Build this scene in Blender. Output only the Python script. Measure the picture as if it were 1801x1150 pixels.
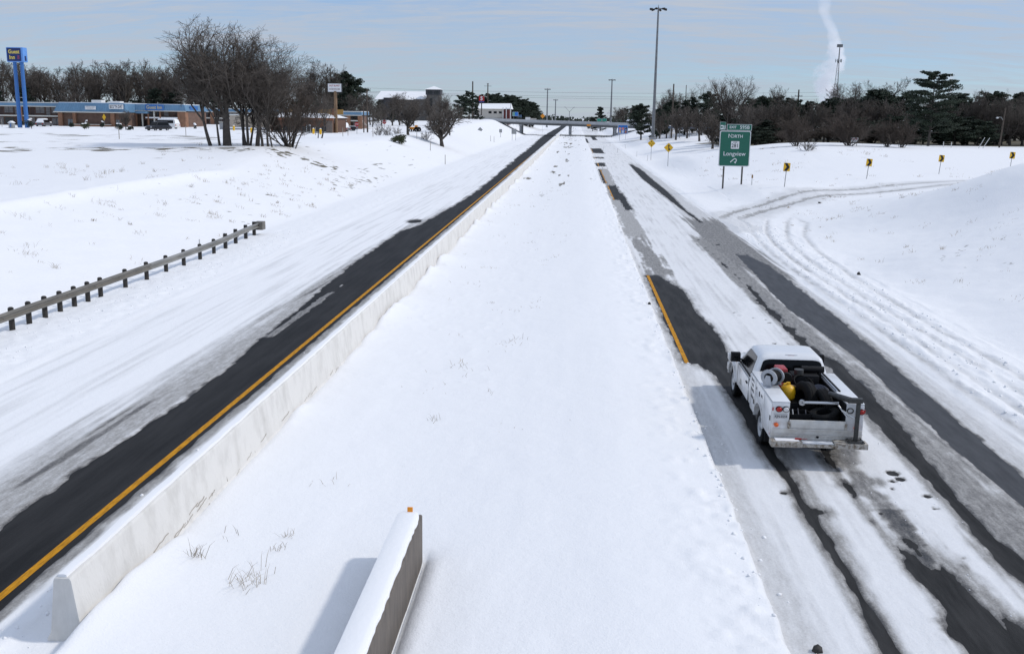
import bpy, math, random
import numpy as np
from mathutils import Vector, Matrix

for o in list(bpy.data.objects): bpy.data.objects.remove(o)
scene = bpy.context.scene
COL = scene.collection
PI = math.pi

# ------------------------------------------------------------------ camera
cam = bpy.data.cameras.new('camera'); camo = bpy.data.objects.new('camera', cam); COL.objects.link(camo)
cam.sensor_width = 36; cam.lens = 35.08; cam.clip_start = .1; cam.clip_end = 12000
camo.location = (0, 0, 7.3); camo.rotation_euler = (1.36315, -.01497, .06377)
scene.camera = camo

# ------------------------------------------------------------------ sky and sun
SUN_EL, SUN_AZ = math.radians(45), math.radians(6)      # the sun stands to the side of the road, a little ahead
sd = Vector((math.cos(SUN_EL)*math.cos(SUN_AZ), math.cos(SUN_EL)*math.sin(SUN_AZ), math.sin(SUN_EL)))
w = bpy.data.worlds.new('World'); scene.world = w; w.use_nodes = True
nt = w.node_tree; N = nt.nodes; Lk = nt.links; N.clear()
def nn(t, **k):
    n = N.new(t)
    for a, b in k.items(): setattr(n, a, b)
    return n
out = nn('ShaderNodeOutputWorld'); bg = nn('ShaderNodeBackground'); bg.inputs['Strength'].default_value = .128
sky = nn('ShaderNodeTexSky', sky_type='NISHITA'); sky.sun_disc = False
sky.sun_elevation = SUN_EL; sky.sun_rotation = math.atan2(sd.x, sd.y); sky.air_density = 1.0; sky.dust_density = .1; sky.ozone_density = 2.5
tc = nn('ShaderNodeTexCoord'); sep = nn('ShaderNodeSeparateXYZ'); Lk.new(tc.outputs['Generated'], sep.inputs[0])
def mth(op, a, b=None, clamp=False):
    n = nn('ShaderNodeMath', operation=op); n.use_clamp = clamp
    for i, v in enumerate((a, b)):
        if v is None: continue
        if isinstance(v, (int, float)): n.inputs[i].default_value = v
        else: Lk.new(v, n.inputs[i])
    return n.outputs[0]
zz = mth('ADD', mth('MAXIMUM', sep.outputs['Z'], 0.0), .16)
u = mth('DIVIDE', sep.outputs['X'], zz); v = mth('DIVIDE', sep.outputs['Y'], zz)
cmb = nn('ShaderNodeCombineXYZ'); Lk.new(u, cmb.inputs[0]); Lk.new(v, cmb.inputs[1])
def cloud(rot, sc, scale, detail, rough, lo, hi, dist=0.):
    mp = nn('ShaderNodeMapping'); mp.inputs['Rotation'].default_value = (0, 0, rot); mp.inputs['Scale'].default_value = sc
    mp.inputs['Location'].default_value = (3.1, 7.7, 0)
    nz = nn('ShaderNodeTexNoise'); nz.inputs['Scale'].default_value = scale; nz.inputs['Detail'].default_value = detail
    nz.inputs['Roughness'].default_value = rough; nz.inputs['Distortion'].default_value = dist
    Lk.new(cmb.outputs[0], mp.inputs['Vector']); Lk.new(mp.outputs[0], nz.inputs['Vector'])
    mr = nn('ShaderNodeMapRange', interpolation_type='SMOOTHSTEP'); mr.inputs[1].default_value = lo; mr.inputs[2].default_value = hi
    Lk.new(nz.outputs['Fac'], mr.inputs[0]); return mr.outputs[0]
veil = cloud(.25, (.45, 1., 1), .75, 3, .5, .34, .62)
streak = cloud(.42, (.40, 1.5, 1), 3.2, 8, .66, .40, .64, 1.2)
fine = cloud(.50, (.55, 2.0, 1), 9., 8, .68, .40, .66, .9)
cm = mth('ADD', mth('MULTIPLY', veil, .34), mth('ADD', mth('MULTIPLY', streak, .32), mth('MULTIPLY', fine, .22)))
cm = mth('ADD', cm, .22, True)                       # thin cloud over nearly the whole sky
tint = nn('ShaderNodeMix', data_type='RGBA', blend_type='MULTIPLY'); tint.inputs[0].default_value = 1.; Lk.new(sky.outputs[0], tint.inputs[6]); tint.inputs[7].default_value = (.56, .73, 1.03, 1)
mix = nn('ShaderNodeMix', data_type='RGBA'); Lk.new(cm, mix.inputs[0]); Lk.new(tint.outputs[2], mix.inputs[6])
ccol = nn('ShaderNodeVectorMath', operation='SCALE'); ccol.inputs[0].default_value = (4.5, 5.03, 5.9)   # veil brightened overhead, out of frame, to raise the fill light
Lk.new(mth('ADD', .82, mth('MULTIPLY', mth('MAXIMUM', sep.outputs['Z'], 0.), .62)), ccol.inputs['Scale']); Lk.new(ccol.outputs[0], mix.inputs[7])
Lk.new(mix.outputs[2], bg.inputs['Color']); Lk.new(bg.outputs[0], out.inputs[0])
sl = bpy.data.lights.new('sun', 'SUN'); sl.energy = 1.95; sl.angle = math.radians(4); sl.color = (1, .95, .88)
so = bpy.data.objects.new('sun', sl); COL.objects.link(so); so.rotation_euler = sd.to_track_quat('Z', 'Y').to_euler(); so.location = (30, 0, 60)
vs = scene.view_settings; vs.view_transform = 'Standard'; vs.look = 'None'; vs.exposure = -.06; vs.gamma = 1.; vs.use_curve_mapping = False
scene.cycles.max_bounces = 6; scene.cycles.diffuse_bounces = 3; scene.cycles.volume_bounces = 4

# ------------------------------------------------------------------ helpers
def setp(o, label=None, cat=None, group=None, kind=None):
    for k, v in (('label', label), ('category', cat), ('group', group), ('kind', kind)):
        if v: o[k] = v
    return o
def link(name, data, parent=None, loc=(0, 0, 0), rot=(0, 0, 0)):
    o = bpy.data.objects.new(name, data); COL.objects.link(o)
    o.parent = parent; o.location = loc; o.rotation_euler = rot
    return o
def thing(name, label, cat, loc=(0, 0, 0), rz=0., group=None):
    return setp(link(name, None, None, loc, (0, 0, rz)), label, cat, group)
def copy_tree(o, parent=None):
    c = o.copy(); COL.objects.link(c); c.parent = parent
    for ch in list(o.children): copy_tree(ch, c)
    return c
def np_mesh(name, V, F, mats=(), smooth=False, mi=None):
    """V (n,3) floats, F (m,k) ints of one polygon size"""
    V = np.asarray(V, np.float32); F = np.asarray(F, np.int32); k = F.shape[1]
    me = bpy.data.meshes.new(name); me.vertices.add(len(V)); me.vertices.foreach_set('co', V.ravel())
    me.loops.add(F.size); me.loops.foreach_set('vertex_index', F.ravel())
    me.polygons.add(len(F)); me.polygons.foreach_set('loop_start', np.arange(0, F.size, k, dtype=np.int32))
    me.polygons.foreach_set('loop_total', np.full(len(F), k, np.int32))
    if smooth: me.polygons.foreach_set('use_smooth', np.ones(len(F), bool))
    if mi is not None: me.polygons.foreach_set('material_index', np.asarray(mi, np.int32))
    for m in mats: me.materials.append(m)
    me.update(calc_edges=True); me.validate(); return me
ORD = 'first second third fourth fifth sixth seventh eighth ninth tenth eleventh twelfth thirteenth fourteenth fifteenth sixteenth seventeenth eighteenth nineteenth twentieth twenty-first twenty-second twenty-third twenty-fourth twenty-fifth twenty-sixth twenty-seventh twenty-eighth twenty-ninth thirtieth'.split()
class MB:
    def __init__(s): s.V = []; s.F = []
    def add(s, vs, fs):
        b = len(s.V); s.V += [tuple(v) for v in vs]; s.F += [tuple(b+i for i in f) for f in fs]; return s
    def box(s, x0, x1, y0, y1, z0, z1):
        return s.add([(x, y, z) for z in (z0, z1) for x, y in ((x0, y0), (x1, y0), (x1, y1), (x0, y1))],
                     [(3, 2, 1, 0), (4, 5, 6, 7), (0, 1, 5, 4), (1, 2, 6, 5), (2, 3, 7, 6), (3, 0, 4, 7)])
    def prism(s, poly, a0, a1, axis='x'):
        """poly is a closed outline in the two other axes (y,z / x,z / x,y)"""
        n = len(poly)
        f = {'x': lambda p, a: (a, p[0], p[1]), 'y': lambda p, a: (p[0], a, p[1]), 'z': lambda p, a: (p[0], p[1], a)}[axis]
        return s.add([f(p, a0) for p in poly]+[f(p, a1) for p in poly],
                     [tuple(range(n))[::-1], tuple(range(n, 2*n))]+[(i, (i+1) % n, n+(i+1) % n, n+i) for i in range(n)])
    def tube(s, p0, p1, r0, r1=None, n=8, caps=True):
        p0 = Vector(p0); p1 = Vector(p1); r1 = r0 if r1 is None else r1; d = (p1-p0).normalized()
        a = d.orthogonal().normalized(); b = d.cross(a)
        R = [a*math.cos(2*PI*i/n)+b*math.sin(2*PI*i/n) for i in range(n)]
        return s.add([p0+q*r0 for q in R]+[p1+q*r1 for q in R],
                     [(i, (i+1) % n, n+(i+1) % n, n+i) for i in range(n)]+([tuple(range(n))[::-1], tuple(range(n, 2*n))] if caps else []))
    def path(s, pts, r, n=6):
        for a, b in zip(pts, pts[1:]): s.tube(a, b, r, r, n)
        return s
    def loft(s, rings, cap0=True, cap1=True):
        n = len(rings[0]); vs = [p for r in rings for p in r]; fs = []
        for j in range(len(rings)-1):
            for i in range(n): fs.append((j*n+i, j*n+(i+1) % n, (j+1)*n+(i+1) % n, (j+1)*n+i))
        if cap0: fs.append(tuple(range(n))[::-1])
        if cap1: fs.append(tuple(range((len(rings)-1)*n, len(rings)*n)))
        return s.add(vs, fs)
    def lathe(s, prof, c, axis='x', n=24, closed=False):
        """prof of (radius, along) turned about an axis through c"""
        rings = []
        for k in range(n):
            a = 2*PI*k/n; ca, sa = math.cos(a), math.sin(a)
            rings.append([{'x': (c[0]+t, c[1]+r*ca, c[2]+r*sa), 'y': (c[0]+r*sa, c[1]+t, c[2]+r*ca), 'z': (c[0]+r*ca, c[1]+r*sa, c[2]+t)}[axis] for r, t in prof])
        m = len(prof); vs = [p for r in rings for p in r]; fs = []
        for k in range(n):
            k2 = (k+1) % n
            for i in range(m if closed else m-1):
                i2 = (i+1) % m; fs.append((k*m+i, k*m+i2, k2*m+i2, k2*m+i))
        return s.add(vs, fs)
    def build(s, name, m, parent=None, loc=(0, 0, 0), rot=(0, 0, 0), smooth=False, bevel=0., seg=2):
        me = bpy.data.meshes.new(name); me.from_pydata(s.V, [], s.F)
        if m is not None: me.materials.append(m)
        import bmesh
        bm = bmesh.new(); bm.from_mesh(me); bmesh.ops.recalc_face_normals(bm, faces=bm.faces)
        if bevel:
            bmesh.ops.remove_doubles(bm, verts=bm.verts, dist=1e-5)
            es = [e for e in bm.edges if len(e.link_faces) == 2 and e.calc_face_angle(0) > .5]
            bmesh.ops.bevel(bm, geom=es, offset=bevel, segments=seg, profile=.6, affect='EDGES', clamp_overlap=True)
        bm.to_mesh(me); bm.free()
        if smooth or bevel:
            for p in me.polygons: p.use_smooth = True
            me.set_sharp_from_angle(angle=math.radians(38 if not smooth else 60))
        return link(name, me, parent, loc, rot)

def mat(name, col, rough=.6, metal=0., var=.0, vscale=4., stretch=(1, 1, 1), bump=0., bscale=30., spec=.5, col2=None, lo=.35, hi=.65, detail=5., emit=None):
    m = bpy.data.materials.new(name); m.use_nodes = True; t = m.node_tree; p = t.nodes['Principled BSDF']
    p.inputs['Roughness'].default_value = rough; p.inputs['Metallic'].default_value = metal; p.inputs['Specular IOR Level'].default_value = spec
    c = tuple(col)+(1,); p.inputs['Base Color'].default_value = c
    if var or col2 or bump:
        tcn = t.nodes.new('ShaderNodeTexCoord'); mp = t.nodes.new('ShaderNodeMapping'); mp.inputs['Scale'].default_value = stretch
        t.links.new(tcn.outputs['Object'], mp.inputs[0])
    if var or col2:
        nz = t.nodes.new('ShaderNodeTexNoise'); nz.inputs['Scale'].default_value = vscale; nz.inputs['Detail'].default_value = detail; nz.inputs['Roughness'].default_value = .65
        t.links.new(mp.outputs[0], nz.inputs['Vector'])
        cr = t.nodes.new('ShaderNodeValToRGB'); cr.color_ramp.elements[0].position = lo; cr.color_ramp.elements[1].position = hi
        a = col2 if col2 else tuple(x*(1-var) for x in col); b = col if col2 else tuple(min(1, x*(1+var)) for x in col)
        cr.color_ramp.elements[0].color = tuple(a)+(1,); cr.color_ramp.elements[1].color = tuple(b)+(1,)
        t.links.new(nz.outputs['Fac'], cr.inputs[0]); t.links.new(cr.outputs[0], p.inputs['Base Color'])
    if bump:
        nb = t.nodes.new('ShaderNodeTexNoise'); nb.inputs['Scale'].default_value = bscale; nb.inputs['Detail'].default_value = 4
        t.links.new(mp.outputs[0], nb.inputs['Vector'])
        bn = t.nodes.new('ShaderNodeBump'); bn.inputs['Strength'].default_value = bump; bn.inputs['Distance'].default_value = .02
        t.links.new(nb.outputs['Fac'], bn.inputs['Height']); t.links.new(bn.outputs[0], p.inputs['Normal'])
    return m
def text(s, size, m, parent, loc, rot=(PI/2, 0, 0), name='lettering', bold=.0, sx=1., align='CENTER', depth=.004):
    c = bpy.data.curves.new(name, 'FONT'); c.body = s; c.size = size; c.align_x = align; c.align_y = 'CENTER'
    c.extrude = depth; c.offset = bold; c.resolution_u = 3; c.materials.append(m)
    tmp = bpy.data.objects.new('tmp', c); COL.objects.link(tmp); dg = bpy.context.evaluated_depsgraph_get()
    me = bpy.data.meshes.new_from_object(tmp.evaluated_get(dg)); bpy.data.objects.remove(tmp); bpy.data.curves.remove(c)
    me.name = name
    if not me.materials: me.materials.append(m)
    o = link(name, me, parent, loc, rot); o.scale = (sx, 1, 1); return o

# ------------------------------------------------------------------ noise on arrays
_rt = np.random.RandomState(11).rand(512, 512).astype(np.float32)
def vnoise(x, y):
    xi = np.floor(x).astype(np.int64); yi = np.floor(y).astype(np.int64); fx = x-xi; fy = y-yi
    fx = fx*fx*(3-2*fx); fy = fy*fy*(3-2*fy); a = xi & 511; b = yi & 511; a1 = (a+1) & 511; b1 = (b+1) & 511
    return (_rt[a, b]*(1-fx)+_rt[a1, b]*fx)*(1-fy)+(_rt[a, b1]*(1-fx)+_rt[a1, b1]*fx)*fy
def fbm(x, y, o=4, sx=1., sy=1., off=0.):
    r = 0.; a = .5; t = 0.; fx = sx; fy = sy
    for i in range(o):
        r = r+a*vnoise(x*fx+off+i*17.3, y*fy+off*1.7+i*31.1); t += a; a *= .5; fx *= 2.03; fy *= 2.03
    return r/t-.5
def sst(a, b, x):
    t = np.clip((x-a)/(b-a), 0, 1); return t*t*(3-2*t)

# ------------------------------------------------------------------ terrain
CT = np.array([(13.8, y, .05) for y in (-60, 0, 30, 50, 62, 90, 130, 180, 240, 300, 350)] + [
 (14.6, 101, .8), (16.3, 101, .95), (19.4, 95, 1.15), (30.3, 108, 1.35), (41.3, 118, 1.55), (50, 122, 2.0), (13.2, 81.4, .2), (17.7, 88.5, .5), (24.9, 97, .85), (30, 102, 1.05),
 (35.7, 104, 1.3), (17.4, 84.2, .35), (25.3, 92.5, .75), (30, 93, 1.0), (40, 103, 1.5), (55, 108, 2.),
 (26.7, 62, 4.5), (26.4, 68, 3.8), (27, 76, 2.5), (21.8, 50, 2.3), (18.6, 42, .84), (17.2, 56, .3), (22.9, 60, 2.1), (16, 66, .12), (19, 76, .35), (17, 30, .7), (22, 30, 2.2),
 (30, 42, 4.6), (40, 60, 5.5), (44, 80, 3.6), (60, 60, 5.6), (62, 90, 3.4), (30, 0, 4.5), (100, 40, 5.6), (100, 100, 4), (35, -60, 5),
 (35, 165, 3.8), (53, 165, 3.6), (68.8, 165, 3.5), (29.8, 140, 3.4), (22, 135, 1.9), (100, 165, 3.6), (100, 250, 4), (60, 250, 3.8), (150, 200, 4), (180, 80, 5), (30, 215, 2.4),
 (19.4, 260, 2.0), (30.5, 255, 2.3), (45, 260, 3.3), (24, 180, 2.), (26, 385, 4.0), (18, 385, 1.2), (35, 385, 5.3), (60, 385, 5.6), (50, 330, 4.5), (100, 400, 5), (20, 330, 1.2), (25, 330, 2.4), (250, 300, 4.5), (300, 100, 5)])
def _phi(r2): return np.sqrt(r2+16.)
_A = _phi((CT[:, None, 0]-CT[None, :, 0])**2+(CT[:, None, 1]-CT[None, :, 1])**2)
_wt = np.linalg.solve(_A+np.eye(len(CT))*.02, CT[:, 2]-2.5)
def rbf(x, y):
    xs = np.clip(x, 10, 260).ravel(); ys = np.clip(y, -60, 400).ravel(); o = np.full(xs.shape, 2.5)
    for (cx, cy, cz), wi in zip(CT, _wt): o += wi*_phi((xs-cx)**2+(ys-cy)**2)
    return np.clip(o, 0, 6.5).reshape(x.shape)
def terrain(x, y):
    x = np.asarray(x, float); y = np.asarray(y, float)
    zl = np.interp(y, [-200, 0, 50, 82, 105, 165, 215, 330, 395, 425, 520, 900], [2.4, 2.4, 2.45, 2.6, 3.75, 3.6, 3.75, 5.5, 6.0, 6.0, 4., 3.])
    foot = np.interp(y, [0, 300, 400], [-18.8, -18.8, -20.5]); crest = np.interp(y, [0, 85, 110, 165, 400], [-29.8, -30.2, -33, -30, -34.5])
    t = np.clip((x-foot)/(crest-foot), 0, 1.2); s = np.where(t < .12, t*t/.24, t-.06)/.94
    s = np.where(s > .9, .9+.1*(1-np.exp(-(s-.9)/.1)), s)
    left = zl*np.minimum(s, 1.)
    q = sst(11.5, 17, x)*sst(1400, 450, np.maximum(y, 0))
    right = rbf(x, y)*q+np.where(x > 11.5, 0, 0)
    z = np.where(x < foot, left*sst(2600, 1500, y), np.where(x > 11.5, right, 0.))
    return z
def gz(x, y): return float(terrain(np.array([x]), np.array([y]))[0])

# ------------------------------------------------------------------ snow sheet over everything, roads under it
def axis(parts):
    a = [parts[0][0]]
    for lo, hi, st in parts:
        n = max(1, int(round((hi-lo)/st))); a += list(np.linspace(lo, hi, n+1)[1:])
    return np.array(a)
def geo(lo, hi, n, s0):   # n growing steps
    k = np.linspace(0, 1, n+1)[1:]; return lo+(hi-lo)*(k*s0+(1-s0)*k**3)
gx = axis([(-125, -36, 1.1), (-36, -18.9, .2), (-18.9, -15.6, .1), (-15.6, 14.6, .07), (14.6, 32, .17)])
gx = np.concatenate([(-125-(geo(0, 3875, 30, .03)))[::-1], gx, 32+geo(0, 3968, 46, .01)])
gy = axis([(-30, 9.6, 1.8), (9.6, 28, .08), (28, 56, .14), (56, 112, .36), (112, 420, 1.6)])
gy = np.concatenate([np.array([-600., -250, -100]), gy, 420+geo(0, 5600, 34, .02)])
X, Y = np.meshgrid(gx, gy, indexing='ij')
base = terrain(X, Y)

def iv(y, pts): return np.interp(y, [p[1] for p in pts], [p[0] for p in pts])
def strip(L, Rr, y0, y1, ends=.25):
    d = np.minimum(X-iv(Y, L), iv(Y, Rr)-X); e = np.minimum(Y-y0, y1-Y)*ends
    return np.minimum(d, e)
FAR = -50.
nA = fbm(X, Y, 4, 1.4, .35, 3.); nB = fbm(X, Y, 4, 4., 1.2, 9.); nC = fbm(X, Y, 3, 9., 2.2, 21.); nI = fbm(X, Y, 4, 1.6, 1.6, 41.); nS = fbm(X, Y, 3, 7., .16, 55.)
# left carriageway, the cleared lane along the yellow edge line
LL = [(-9.95, 5), (-9.96, 15.9), (-10.07, 19.4), (-10., 21.3), (-9.9, 24.5), (-10., 28.3), (-10.15, 31.2), (-10.55, 40), (-10.95, 49.5), (-11.0, 59), (-10.95, 64), (-10.4, 67.2), (-10.3, 70.7), (-10.1, 75.5), (-9.7, 89.7), (-9.7, 108), (-10.1, 143), (-11., 231), (-13., 380), (-13.5, 860)]
s_left = strip(LL, [(-8.40, 5), (-8.42, 120), (-8.7, 200), (-8.9, 400)], -200, 1500)+nA*np.clip(.28+(Y-60)*.006, .15, 1.3)*sst(-9., -9.7, X)+nB*.16
s_left = np.minimum(s_left, .0+np.hypot((X+10.05)*2.6, (Y-36)*.085)-.42+nB*.6)
blob = .42-np.hypot((X+11.15)*1., (Y-69.5)*.42)+nB*.2
# right carriageway
T1 = strip([(4.51, 5), (4.51, 13), (4.57, 14.6), (4.55, 17), (4.5, 18), (4.55, 19.6), (4.49, 20.6), (4.4, 22), (4.4, 24.5), (4.32, 26.7), (4.25, 28.6), (3.9, 29.9)],
           [(4.73, 5), (4.73, 13), (4.69, 15), (4.73, 16.8), (4.7, 17.6), (4.74, 18.2), (4.66, 18.7), (4.68, 20), (4.65, 21.5), (4.62, 23), (4.75, 26), (4.95, 30)], -60, 30.4)+nB*.06
T1b = .13-np.hypot(X-4.78, (Y-18.28)*.9)+nB*.05
P = strip([(3.46, 29), (3.46, 48)], [(4.92, 30.5), (4.99, 32), (5.04, 33.5), (5.02, 36), (4.84, 37.8), (4.83, 40.7), (4.78, 43.3), (4.45, 45.1), (4.1, 47.1), (3.9, 48)], 29.85, 47.3, .3)+nA*.14+nB*.12
T2 = strip([(5.7, 5), (5.69, 13.2), (5.8, 14), (5.78, 15.2), (5.7, 16.1), (5.73, 17.5), (5.7, 18.4), (5.68, 20.4), (5.72, 22.2)],
           [(6.2, 5), (6.2, 13.2), (6.2, 14.3), (6.25, 15.4), (6.12, 16.2), (5.92, 17.0), (5.79, 17.8), (5.76, 18.9), (5.77, 20), (5.84, 22)], -60, 22.4)-.03+nB*.34+nI*.22
T3 = strip([(7.44, 5), (7.42, 17), (7.5, 19.2), (7.53, 21), (7.6, 23), (7.68, 26), (7.75, 30), (7.6, 35), (7.6, 40), (7.8, 45), (7.6, 65)],
           [(7.86, 5), (7.84, 16.4), (7.7, 18), (7.73, 19.2), (7.92, 21.4), (8.1, 23.5), (8.3, 27), (8.3, 30), (7.95, 33), (7.85, 38), (8.0, 43), (7.75, 50), (7.7, 65)], -60, 58)-.05*sst(24, 32, Y)+nB*np.where(Y > 25, .42, .14)+nA*.1
T4 = strip([(8.92, 5), (8.94, 19), (8.88, 21), (8.86, 23), (8.95, 26), (9.05, 30), (9., 32.3), (8.8, 35.9), (8.6, 39.5), (8.66, 43.5), (8.86, 49), (9.0, 54)],
           [(9.6, 5), (9.6, 20.5), (9.66, 23), (9.75, 27), (9.86, 31), (9.92, 34), (10.05, 37.5), (10., 42), (10.06, 47), (10.0, 51.7), (9.6, 55)], -60, 55.5, .12)+nB*.09
T4b = strip([(9.12, 72), (8.8, 87), (8.6, 104), (8.3, 125), (8.6, 160)], [(9.3, 72), (9.08, 82), (9.18, 89), (9.42, 104), (9.4, 125), (9.5, 149), (9., 163)], 74, 162, .05)+nB*.15
farp = np.full(X.shape, FAR)
for (x0, x1, y0, y1) in ((3.5, 6.0, 214, 247), (3.3, 5.2, 186.5, 192), (3.1, 4.7, 156, 168), (3.0, 3.6, 300, 360), (3.25, 3.6, 116, 146), (3.5, 4.5, 92, 112), (4.1, 4.7, 82, 100), (3.5, 8.0, 395, 420), (5.5, 7., 340, 392)):
    farp = np.maximum(farp, np.minimum(np.minimum(X-x0, x1-X), np.minimum(Y-y0, y1-Y)*.1)+(nB+nC*.7)*np.clip((x1-x0)*.35, .2, .5)-np.clip((x1-x0)*.06, .02, .1))
extra = np.full(X.shape, FAR)
for cx_, cy_, ax_, ay_ in ((6.25, 15.6, .16, .8), (6.35, 14.2, .20, .9), (6.62, 13.6, .10, .8), (6.9, 12.6, .12, .7), (6.1, 17.0, .08, .5), (6.45, 12.6, .2, .6)): extra = np.maximum(extra, (1-np.hypot((X-cx_)/ax_, (Y-cy_)/ay_))*ax_+nB*.22+nC*.1)
bare = s_left+nC*.16*sst(-9., -9.6, X)
for s_ in (extra, blob, T1, T1b, P, T2, T3, T4, T4b, farp): bare = np.maximum(bare, s_)
bare = bare+np.where(X > 3, nC*.13, 0)
bare0 = bare.copy()
# little pock marks in the packed snow
rr = random.Random(5)
for px, py, pr in [(4.34, 19.2, .05), (6.9, 20.6, .12), (6.95, 20.25, .09), (6.75, 20.1, .05), (7.2, 19.3, .07), (6.3, 15.6, .06), (6.0, 18.3, .05), (8.6, 60, .12), (7.7, 62, .1)]+[(rr.uniform(6.0, 7.3), rr.uniform(13, 40), rr.uniform(.02, .05)) for _ in range(14)]:
    bare = np.maximum(bare, pr-np.hypot(X-px, (Y-py)*.8)+nC*.05)
onroad = ((X > -18.6) & (X < -7.2)) | ((X > 2.95) & (X < 11.6))
bare = np.where(onroad, bare, FAR)

# slush: how dirty the snow is, 0 clean .. 1 black ice
bare0 = np.where(onroad, bare0, FAR)
dirt = np.maximum(.95*sst(-.13, .02, bare0+nC*.08), .8*sst(-.05, .02, bare))
dirt = np.maximum(dirt, .50*sst(-.42, -.0, bare0+nA*.2+nS*.35))
z_l = strip([(-11.65, 5), (-11.7, 21), (-11.4, 25), (-11.55, 42), (-11.4, 66), (-10.6, 75)], [(-9.5, 5), (-9.5, 75)], -60, 82, .06)
dirt = np.maximum(dirt, .62*sst(.9, .35, np.hypot((X+10.05)*2.6, (Y-36)*.085)+nS*.5)*(X < -8.9))
dirt = np.maximum(dirt, sst(-.45, .75, z_l+nS*1.3+nB*.3)*.40*(Y < 90))
dirt = np.maximum(dirt, .72*sst(.10, .30, nS+.14-np.abs(X+10.6)*.35)*(Y < 60)*(X < -9.6)*(X > -12.2))
dirt = np.maximum(dirt, .5*sst(-.16, .0, -np.abs(X+8.35)+.12+nB*.2)*sst(140, 60, Y)*(X > -8.6)*(X < -7.2))
z_s = np.minimum(np.minimum(X-5.75, iv(Y, [(6.9, 5), (6.85, 14.2), (6.55, 15), (6.48, 18), (6.4, 20), (6.3, 22.5)])-X), (22.8-Y)*.2)
dirt = np.maximum(dirt, sst(-.1, .3, z_s+.08+nI*.7+nB*.4)*np.where(Y > 18.5, .60, .86))
z_s2 = np.minimum(np.minimum(X-7.35, 8.75-X), (64-Y)*.1)
dirt = np.maximum(dirt, sst(-.2, .35, z_s2+.05+nS*.6+nB*.35)*.56)
dirt = np.maximum(dirt, sst(-.15, .25, np.minimum(np.minimum(X-8.1, 10.55-X), np.minimum(Y-47, 76-Y)*.1)+nS*.8)*.62)
dirt = np.maximum(dirt, sst(-.2, .3, np.minimum(np.minimum(X-8.3, 10.45-X), (170-Y)*.05)+nS*.7)*.26)
dirt = np.maximum(dirt, sst(-.15, .2, np.minimum(np.minimum(X-3.45, 4.95-(Y-47)*.035-X), np.minimum(Y-46.5, 64-Y)*.10)+nS*.9+nB*.6)*.56)
dirt = np.maximum(dirt, sst(-.15, .2, np.minimum(np.minimum(X-3.2, 4.7-X), np.minimum(Y-60, 150-Y)*.1)+nS*.8+nB*.4)*.42)
dirt = np.maximum(dirt, sst(3.05, 3.2, X)*sst(3.85, 3.5, X+nA*.4+(Y-20)*.006)*.24*sst(75, 48, Y))
dirt = np.maximum(dirt, sst(3.1, 3.3, X)*sst(10.6, 10.2, X)*(.09+.40*np.clip(nS+nA*.6, 0, 1)))
dirt = np.maximum(dirt, sst(-7.2, -7.6, X)*sst(-16, -15, X)*.22*np.clip(nS*2, 0, 1))
# ramp tracks
def near_path(pts, wid):
    d = np.full(X.shape, 99.); m = (X > 8) & (X < 60) & (Y > 60) & (Y < 130)
    xs, ys = X[m], Y[m]; dd = np.full(xs.shape, 99.)
    for (ax, ay), (bx, by) in zip(pts, pts[1:]):
        t = np.clip(((xs-ax)*(bx-ax)+(ys-ay)*(by-ay))/((bx-ax)**2+(by-ay)**2), 0, 1)
        dd = np.minimum(dd, np.hypot(xs-ax-t*(bx-ax), ys-ay-t*(by-ay)))
    d[m] = dd; return d
def smooth_path(p, n=6):
    o = []
    for i in range(len(p)-1):
        a, b, c, d = [Vector(p[max(0, min(len(p)-1, i+k))]) for k in (-1, 0, 1, 2)]
        for j in range(n):
            t = j/n; q = .5*((2*b)+(c-a)*t+(2*a-5*b+4*c-d)*t*t+(3*b-a-3*c+d)*t**3); o.append((q.x, q.y))
    return o+[tuple(p[-1])]
rp1 = smooth_path([(10.6, 72), (12.0, 79), (16.3, 86.7), (22, 93.9), (27, 99), (35.1, 104.5), (46, 108), (58, 110)])
rp2 = smooth_path([(11.0, 67), (13.0, 77), (17.4, 84.2), (21, 89), (25.3, 93.2), (29.7, 96.6), (42, 104), (56, 107)])
r1 = near_path(rp1, 1); r2 = near_path(rp2, 1)
ramp_d = np.minimum(r1, r2)
dirt = np.maximum(dirt, .42*sst(.65, .15, np.minimum(r1, r2)+nB*.9)*sst(72, 78, Y))
dirt = np.maximum(dirt, .16*sst(2.5, .5, ramp_d+nA*2)*(X > 10))

# thickness of the snow (ruts first, so that they can be dirty too)
t = sst(-.06, .09, bare)
packed = .020+.008*nB+.008*nS+.010*nC
deep = .10+.05*fbm(X, Y, 4, .35, .35, 70.)
edgeR = 3.12+.10*fbm(X, Y, 4, .6, 1.1, 81.)+.05*nC
q_med = sst(-7.0, -6.5, X)*sst(edgeR+.05, edgeR-.03, X)                       # the median
swale = -.12*np.exp(-((X+3.5)/2.2)**2)+.10*np.exp(-((X-1.2)/1.6)**2)
lump = np.maximum(0, fbm(X, Y, 4, 3.2, 3.2, 91.))*.22*sst(1.3, 2.8, X)
drift = np.clip(.12+1.15*fbm(X*.3, Y, 3, .5, .42, 33.), 0, .42)*np.exp(-np.maximum(X+6.62, 0)/(.5+.5*fbm(X*0, Y, 2, 1., .3, 37.)))
med = deep+.06+swale+lump+drift+.028*nI+.05*fbm(X, Y, 4, .8, .12, 171.)+.02*np.maximum(0, fbm(X, Y, 3, 5., 5., 181.)-.12)*6*sst(14, 40, Y)*sst(-1., -2.5, X)
melt = .16*np.exp(-np.abs(np.abs(X+2.58)-.22)/.10)*(Y < 15.7)*sst(15.9, 15.2, Y)
med = med-melt+.03*np.exp(-((X+2.10)/.14)**2)*sst(15.6, 14.8, Y)
sh_r = sst(10.3, 10.9, X)                                                       # churned right shoulder
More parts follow.
